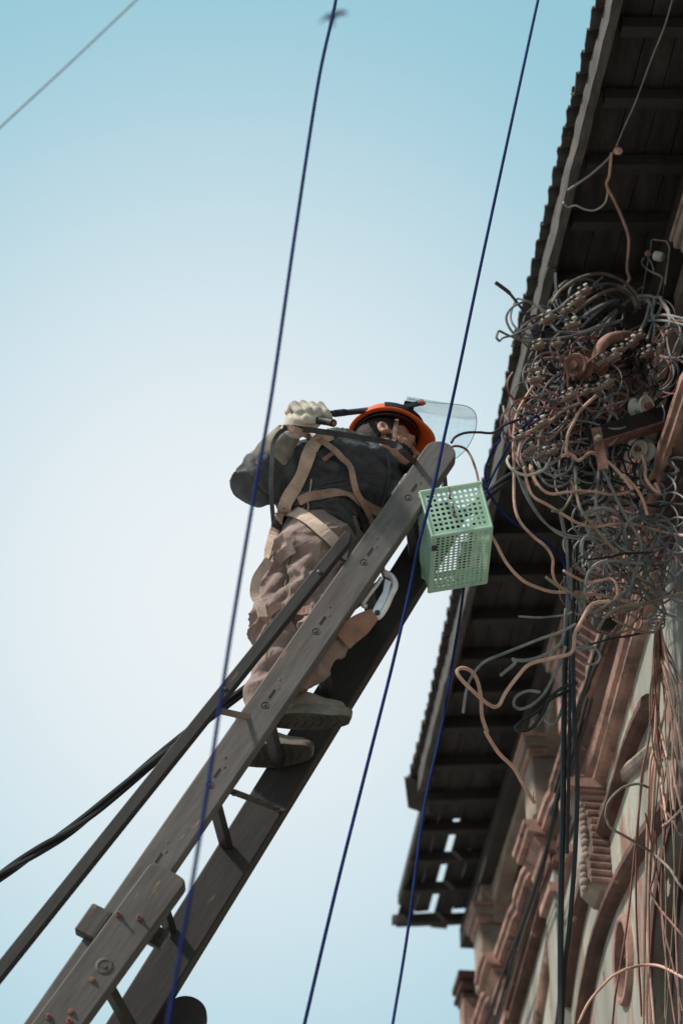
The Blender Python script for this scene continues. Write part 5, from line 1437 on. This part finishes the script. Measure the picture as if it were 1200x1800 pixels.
wire(['E', (770, 270), (775, 480), (755, 640), (730, 750), (800, 880), (900, 1000), (1000, 1120)], .0042, M['rose'], 'rose wire bending sharply above the arched opening', -.12)
wire(['E', (160, 1800), (250, 1620), (400, 1450), (480, 1395), (560, 1360), (700, 1332), (830, 1350), (1010, 1445)], .0050, M['tan'], 'tan cable arching low across the oval window', -.16)
wire(['D', (790, 1520), (740, 1500), (680, 1490), (560, 1530), (450, 1640), (420, 1750), 'E', (385, 180), (420, 250), (520, 310), (640, 380), (760, 460), (880, 570), (950, 680), (1000, 740)], .0050, M['olive'], 'olive cable swinging in a wide C in front of the corbel', -.16)
wire(['E', (800, 50), (900, 180), (960, 290), (1000, 310)], .0048, M['rose'], 'short dark cable crossing to the right edge above the opening', -.1)
wire(['E', (1010, 60), (900, 180), (830, 235)], .0050, M['tan'], 'tan cable ending on the brown hood moulding', -.1)

# ---- brackets, insulators, pipe bend, clamps, lamp holder
def angle_iron(p, q, w_, label, m='darkiron'):
    d = (q - p).normalized(); up_ = Vector((0, 0, 1)); up_ = (up_ - d * up_.dot(d)).normalized(); sd_ = d.cross(up_)
    if sd_.y < 0: sd_ = -sd_
    T_ = thing('iron_bracket', label, 'bracket', q)
    bevel(MB().bar(p, q, sd_ * .003, up_ * w_).build('web', M[m], T_), .001)
    bevel(MB().bar(p - up_ * (w_ + .003) + sd_ * w_ * .9, q - up_ * (w_ + .003) + sd_ * w_ * .9, sd_ * w_ * 1.15, up_ * .003).build('flange', M['rust'], T_), .001)
    return T_, d, up_, sd_
p_, q_ = P(1032, 768, 6.5), P(1235, 706, 6.72)
IB, d_, u_, s__ = angle_iron(p_, q_, .030, 'long rusty angle iron bracket sticking out level above the tan wires')
pl_ = MB().bar(P(1047, 752, 6.47), P(1060, 826, 6.47), (.018, 0, .004), (0, .004, 0)); bevel(pl_.build('hanger_plate', M['rust'], IB), .002)
MB().lathe(P(1050, 772, 6.464), -YV, [(-.004, .016), (.008, .015), (.010, .009), (.018, .008)], 6).build('bolt', M['olive'], IB)
p_, q_ = P(1098, 572, 6.62), P(1240, 500, 6.80)
angle_iron(p_, q_, .026, 'upper rusty angle iron bracket under the draped blue-grey cables')
def strapiron(pts, w_, label, m='darkiron'):
    p = crom(pts, 5)
    return tag(MB().ribbon(p, [Vector((-.5, -.6, .3)).normalized()] * len(p), w_, .005).build('iron_strap', M[m]), label, 'bracket')
strapiron([P(1120, 694, 6.6), P(1140, 682, 6.62), P(1156, 678, 6.64), P(1166, 668, 6.66)], .04, 'bent dark iron strap behind the spool insulator on the bracket')
strapiron([P(1176, 690, 6.66), P(1150, 712, 6.64), P(1138, 728, 6.62)], .04, 'second dark iron strap, sloping into the long bracket')
strapiron([P(1010, 662, 6.5), P(1030, 640, 6.5), P(1052, 622, 6.52)], .022, 'narrow iron strap through the pink spool insulator', 'rust')
strapiron([P(1170, 770, 6.72), P(1160, 812, 6.74), P(1148, 850, 6.76)], .035, 'dark iron strap dropping from the long bracket by the wall')
def spool(c, ax, r, m, label):
    T_ = thing('spool_insulator', label, 'insulator', c)
    MB().lathe(c, ax, [(-r * .56, r * .22), (-r * .56, r * .62), (-r * .78, r * .80), (-r * .80, r * .92), (-r * .68, r), (-r * .54, r * .92), (-r * .40, r * .52), (r * .40, r * .52), (r * .54, r * .92), (r * .68, r), (r * .80, r * .92), (r * .78, r * .8), (r * .56, r * .62), (r * .56, r * .22)], 22).build('spool', M[m], T_, True)
    MB().lathe(c, ax, [(-r * 1.1, r * .22), (-r * .9, r * .22), (r * .9, r * .22), (r * 1.0, r * .34), (r * 1.15, r * .34)], 8).build('spindle', M['rust'], T_)
spool(TP(1016, 645, -.05), Vector((-.45, -.75, -.45)), .046, 'rose', 'pinkish spool insulator in the middle of the tangle')
spool(TP(1126, 716, -.08), Vector((.60, -.65, -.35)), .040, 'white', 'pale spool insulator sitting on the long iron bracket')
spool(TP(1130, 792, -.02), Vector((-.65, -.6, -.3)), .036, 'white', 'pale spool insulator below the long iron bracket by the wall')
spool(TP(1073, 714, .02), Vector((.6, -.5, .3)), .022, 'tan', 'small tan ring insulator behind the clamps')
spool(TP(1030, 632, .05), Vector((-.15, -.8, -.55)), .036, 'rose', 'rose spool insulator half hidden behind the middle one')
pb2 = crom([TP(1118, 592, -.02), TP(1096, 591, -.04), TP(1072, 595, -.06), TP(1055, 610, -.07), TP(1049, 634, -.06), TP(1058, 650, -.03)], 6)
pe = tag(MB().tube(pb2, .021, 12).build('pipe_bend', M['pink'], None, True), 'salmon painted pipe elbow bending through the tangle', 'pipe')
MB().tube(pb2[-3:], .0245, 12).build('collar', M['rust'], pe, True)
def clamp_proto(label):
    c = Vector((0, 0, 0)); T_ = thing('wire_clamp', label, 'clamp', c, 'line clamps in the tangle')
    bevel(MB().box(c, Vector((.034, 0, 0)), Vector((0, .013, 0)), Vector((0, 0, .012))).build('body', M['stone'], T_), .004)
    for k_ in (-1, 1):
        MB().lathe(Vector((.019 * k_, 0, .010)), (0, 0, 1), [(0, .006), (.014, .006), (.014, .0115), (.022, .0115), (.024, .006)], 7).build('bolt', M['white' if k_ > 0 else 'steel'], T_)
    MB().box(Vector((0, -.004, -.016)), Vector((.026, 0, 0)), Vector((0, .016, 0)), Vector((0, 0, .005))).build('jaw', M['rust'], T_)
    MB().tube([Vector((-.05, .004, -.006)), Vector((0, .006, -.004)), Vector((.05, .002, -.006))], .0055, 7).build('conductor', M['olive'], T_, True)
    return T_
cl_pts = [(996, 544), (1026, 512), (1004, 571), (978, 604), (945, 607), (940, 667), (937, 650), (1089, 614), (1122, 590), (1056, 637), (1137, 620), (1066, 674), (1028, 688), (1000, 696), (930, 790), (953, 797), (970, 792), (951, 745), (1180, 582), (962, 560), (1014, 528), (1110, 602), (1048, 684), (912, 768), (1165, 605), (1076, 628)]
CLAMP_LABELS = ['dusty line clamp at the left foot of the arches, where the loop wires end', 'topmost line clamp, just under the outermost arch', 'line clamp between the black hook and the long slate wires', 'line clamp directly below the level slate wires, towards the left',
 'leftmost of the clamps just below the sky loops', 'lower of the two stacked clamps at the left edge of the tangle', 'upper of the two stacked clamps at the left edge of the tangle', 'line clamp lying across the salmon pipe elbow', 'line clamp at the upper right end of the row over the pipe elbow',
 'line clamp at the lower left end of the row over the pipe elbow', 'line clamp right of the pipe elbow, near the tan cables by the moulding', 'line clamp below the pipe elbow at the right end of the middle row', 'line clamp in the middle row where the pale steep tan cable starts', 'line clamp at the left end of the middle row',
 'line clamp beside the pale drooping loop at the lower left', 'line clamp just right of the pale drooping loop', 'line clamp at the bottom between the U bend and the wavy tan cable', 'line clamp where the plum wire enters the tangle', 'line clamp furthest right, under the draped blue-grey cables', 'line clamp beside the plum cut cable stub',
 'line clamp just below and left of the topmost one', 'line clamp under the upper rusty bracket', 'line clamp between the pink spool and the middle row', 'line clamp alone on the fascia above the navy wires', 'line clamp against the salmon moulding at the right edge', 'line clamp tucked inside the bend of the salmon elbow']
def place_clamp(o, i, px, py):
    o.location = TP(px, py, -.09 - .03 * ((i * 7) % 3))
    ux = Vector((1, (rw.random() - .5) * .6, .62 + (rw.random() - .5) * .5)).normalized()
    uz = Vector((-.3 + (rw.random() - .5) * .5, -.75, .55)); uz = (uz - ux * uz.dot(ux)).normalized()
    o.rotation_euler = Matrix((ux, uz.cross(ux), uz)).transposed().to_euler()
    s_ = .58 + .26 * rw.random(); o.scale = (s_, s_, s_)
proto = clamp_proto('small dusty line clamp with bolts among the tangled cables')
kids = list(proto.children)
for i, (px, py) in enumerate(cl_pts):
    if i == 0: o = proto
    else:
        o = proto.copy(); COL.objects.link(o)
        for ch in kids:
            c = ch.copy(); COL.objects.link(c); c.parent = o
    o['label'] = CLAMP_LABELS[i]
    place_clamp(o, i, px, py)
# open box with a lamp holder under the arch at the upper right
bx0 = TP(1166, 455, .12)
LB_ = thing('lamp_holder', 'small open box frame with a white porcelain lamp holder under the eave', 'lamp holder', bx0)
fr_ = [P(a, b_, bx0.y) for a, b_ in ((1146, 421), (1171, 424), (1176, 436), (1168, 500))]
for a, b_ in zip(fr_[:-1], fr_[1:]): MB().tube([a, b_], .0035, 6).build('frame_bar', M['stone'], LB_)
MB().bar(fr_[1] + Vector((.002, .05, 0)), fr_[3] + Vector((.002, .05, 0)), (0, .045, 0), (.003, 0, 0)).build('side_plate', M['darkiron'], LB_)
MB().lathe(P(1150, 449, bx0.y - .02), Vector((.8, -.2, -.5)), [(-.004, .012), (0, .018), (.020, .019), (.032, .016), (.034, .010)], 14).build('porcelain', M['white'], LB_, True)
MB().ball(P(1138, 446, bx0.y - .01), .013, n=10, m=8).build('terminal', M['pink'], LB_, True)
wire(['H', (830, 320), (870, 390), (885, 470), (820, 440), (770, 390), (765, 345), (790, 320)], .0034, M['slate'], 'small grey wire loop hanging from the lamp holder', .08, wob=.004)
wire(['H', (880, 480), (920, 490), (960, 510), (980, 540), (960, 620), (930, 720)], .0040, M['olive'], 'twisted wire tail dropping from the lamp holder', .06, wob=.004)

# ---- the dense heart of the tangle and of the lower bunch: short lengths nobody could count
tg = MB(); tg2 = MB(); tg3 = MB()
def blob(cx, cy, rx, ry, n, slope, d0, d1, ms_, l0=70, l1=230):
    for i in range(n):
        a = rw.uniform(0, 6.28); rr = math.sqrt(rw.random())
        x, y_ = cx + rx * rr * math.cos(a), cy + ry * rr * math.sin(a)
        th_ = math.atan2(-slope, 1) + rw.gauss(0, .8) + (math.pi if rw.random() < .5 else 0)
        st_ = 17.0; turn = rw.gauss(0, .22); dd = rw.uniform(d0, d1); pts = []
        for k_ in range(int(rw.uniform(l0, l1) / st_) + 3):
            pts.append(TP(x, y_, dd + .03 * math.sin(k_ * .8 + i)))
            ex_, ey_ = (x - cx) / rx, (y_ - cy) / ry
            if ex_ * ex_ + ey_ * ey_ > .9:                      # bend back towards the bundle
                want = math.atan2(cy - y_, cx - x); df_ = (want - th_ + math.pi) % (2 * math.pi) - math.pi
                turn = .55 * (1 if df_ > 0 else -1)
            else: turn = turn * .8 + rw.gauss(0, .20)
            th_ += turn; x += st_ * math.cos(th_); y_ += st_ * math.sin(th_)
        rw.choice(ms_).tube(crom(pts, 3), rw.uniform(.0024, .0046), 5)
blob(1020, 580, 90, 55, 46, .8, 0, .25, [tg, tg, tg2])
blob(1040, 680, 105, 65, 74, .8, 0, .25, [tg, tg, tg2, tg3])
blob(985, 760, 80, 50, 62, .6, 0, .22, [tg, tg, tg2, tg3])
blob(1140, 620, 55, 55, 30, .8, 0, .2, [tg, tg2, tg3])
blob(1090, 830, 80, 50, 30, .3, .05, .25, [tg, tg, tg2])
blob(1080, 960, 75, 65, 24, .1, .05, .25, [tg, tg2, tg2])
blob(1070, 1060, 85, 42, 17, .1, .0, .22, [tg, tg2, tg3])
blob(1090, 1000, 80, 70, 14, -.5, -.08, .1, [tg2, tg2, tg3], 180, 420)
blob(1140, 960, 40, 120, 11, -2.2, -.06, .08, [tg2, tg3], 160, 400)
blob(1000, 740, 95, 95, 26, .6, -.08, .05, [tg2, tg2, tg3])
for m, mm, lb in ((tg, 'black', 'mass of short dark wire ends packed in the heart of the tangle'), (tg2, 'slate', 'mass of dusty grey wire ends packed in the tangle'), (tg3, 'rose', 'mass of brownish wire ends packed in the tangle')):
    o = tag(m.build('wire_tangle', M[mm], None, True, fix=False), lb, 'wires'); o['kind'] = 'stuff'
tp_ = tag(MB().tube([TP(1050, 1096, -.1), TP(1066, 1100, -.1), TP(1078, 1092, -.1)], [.022, .026, .018], 9).build('tape_wrap', M['blackplastic'], None, True), 'lump of black tape wrapped round the lower bunch of wires', 'tape')
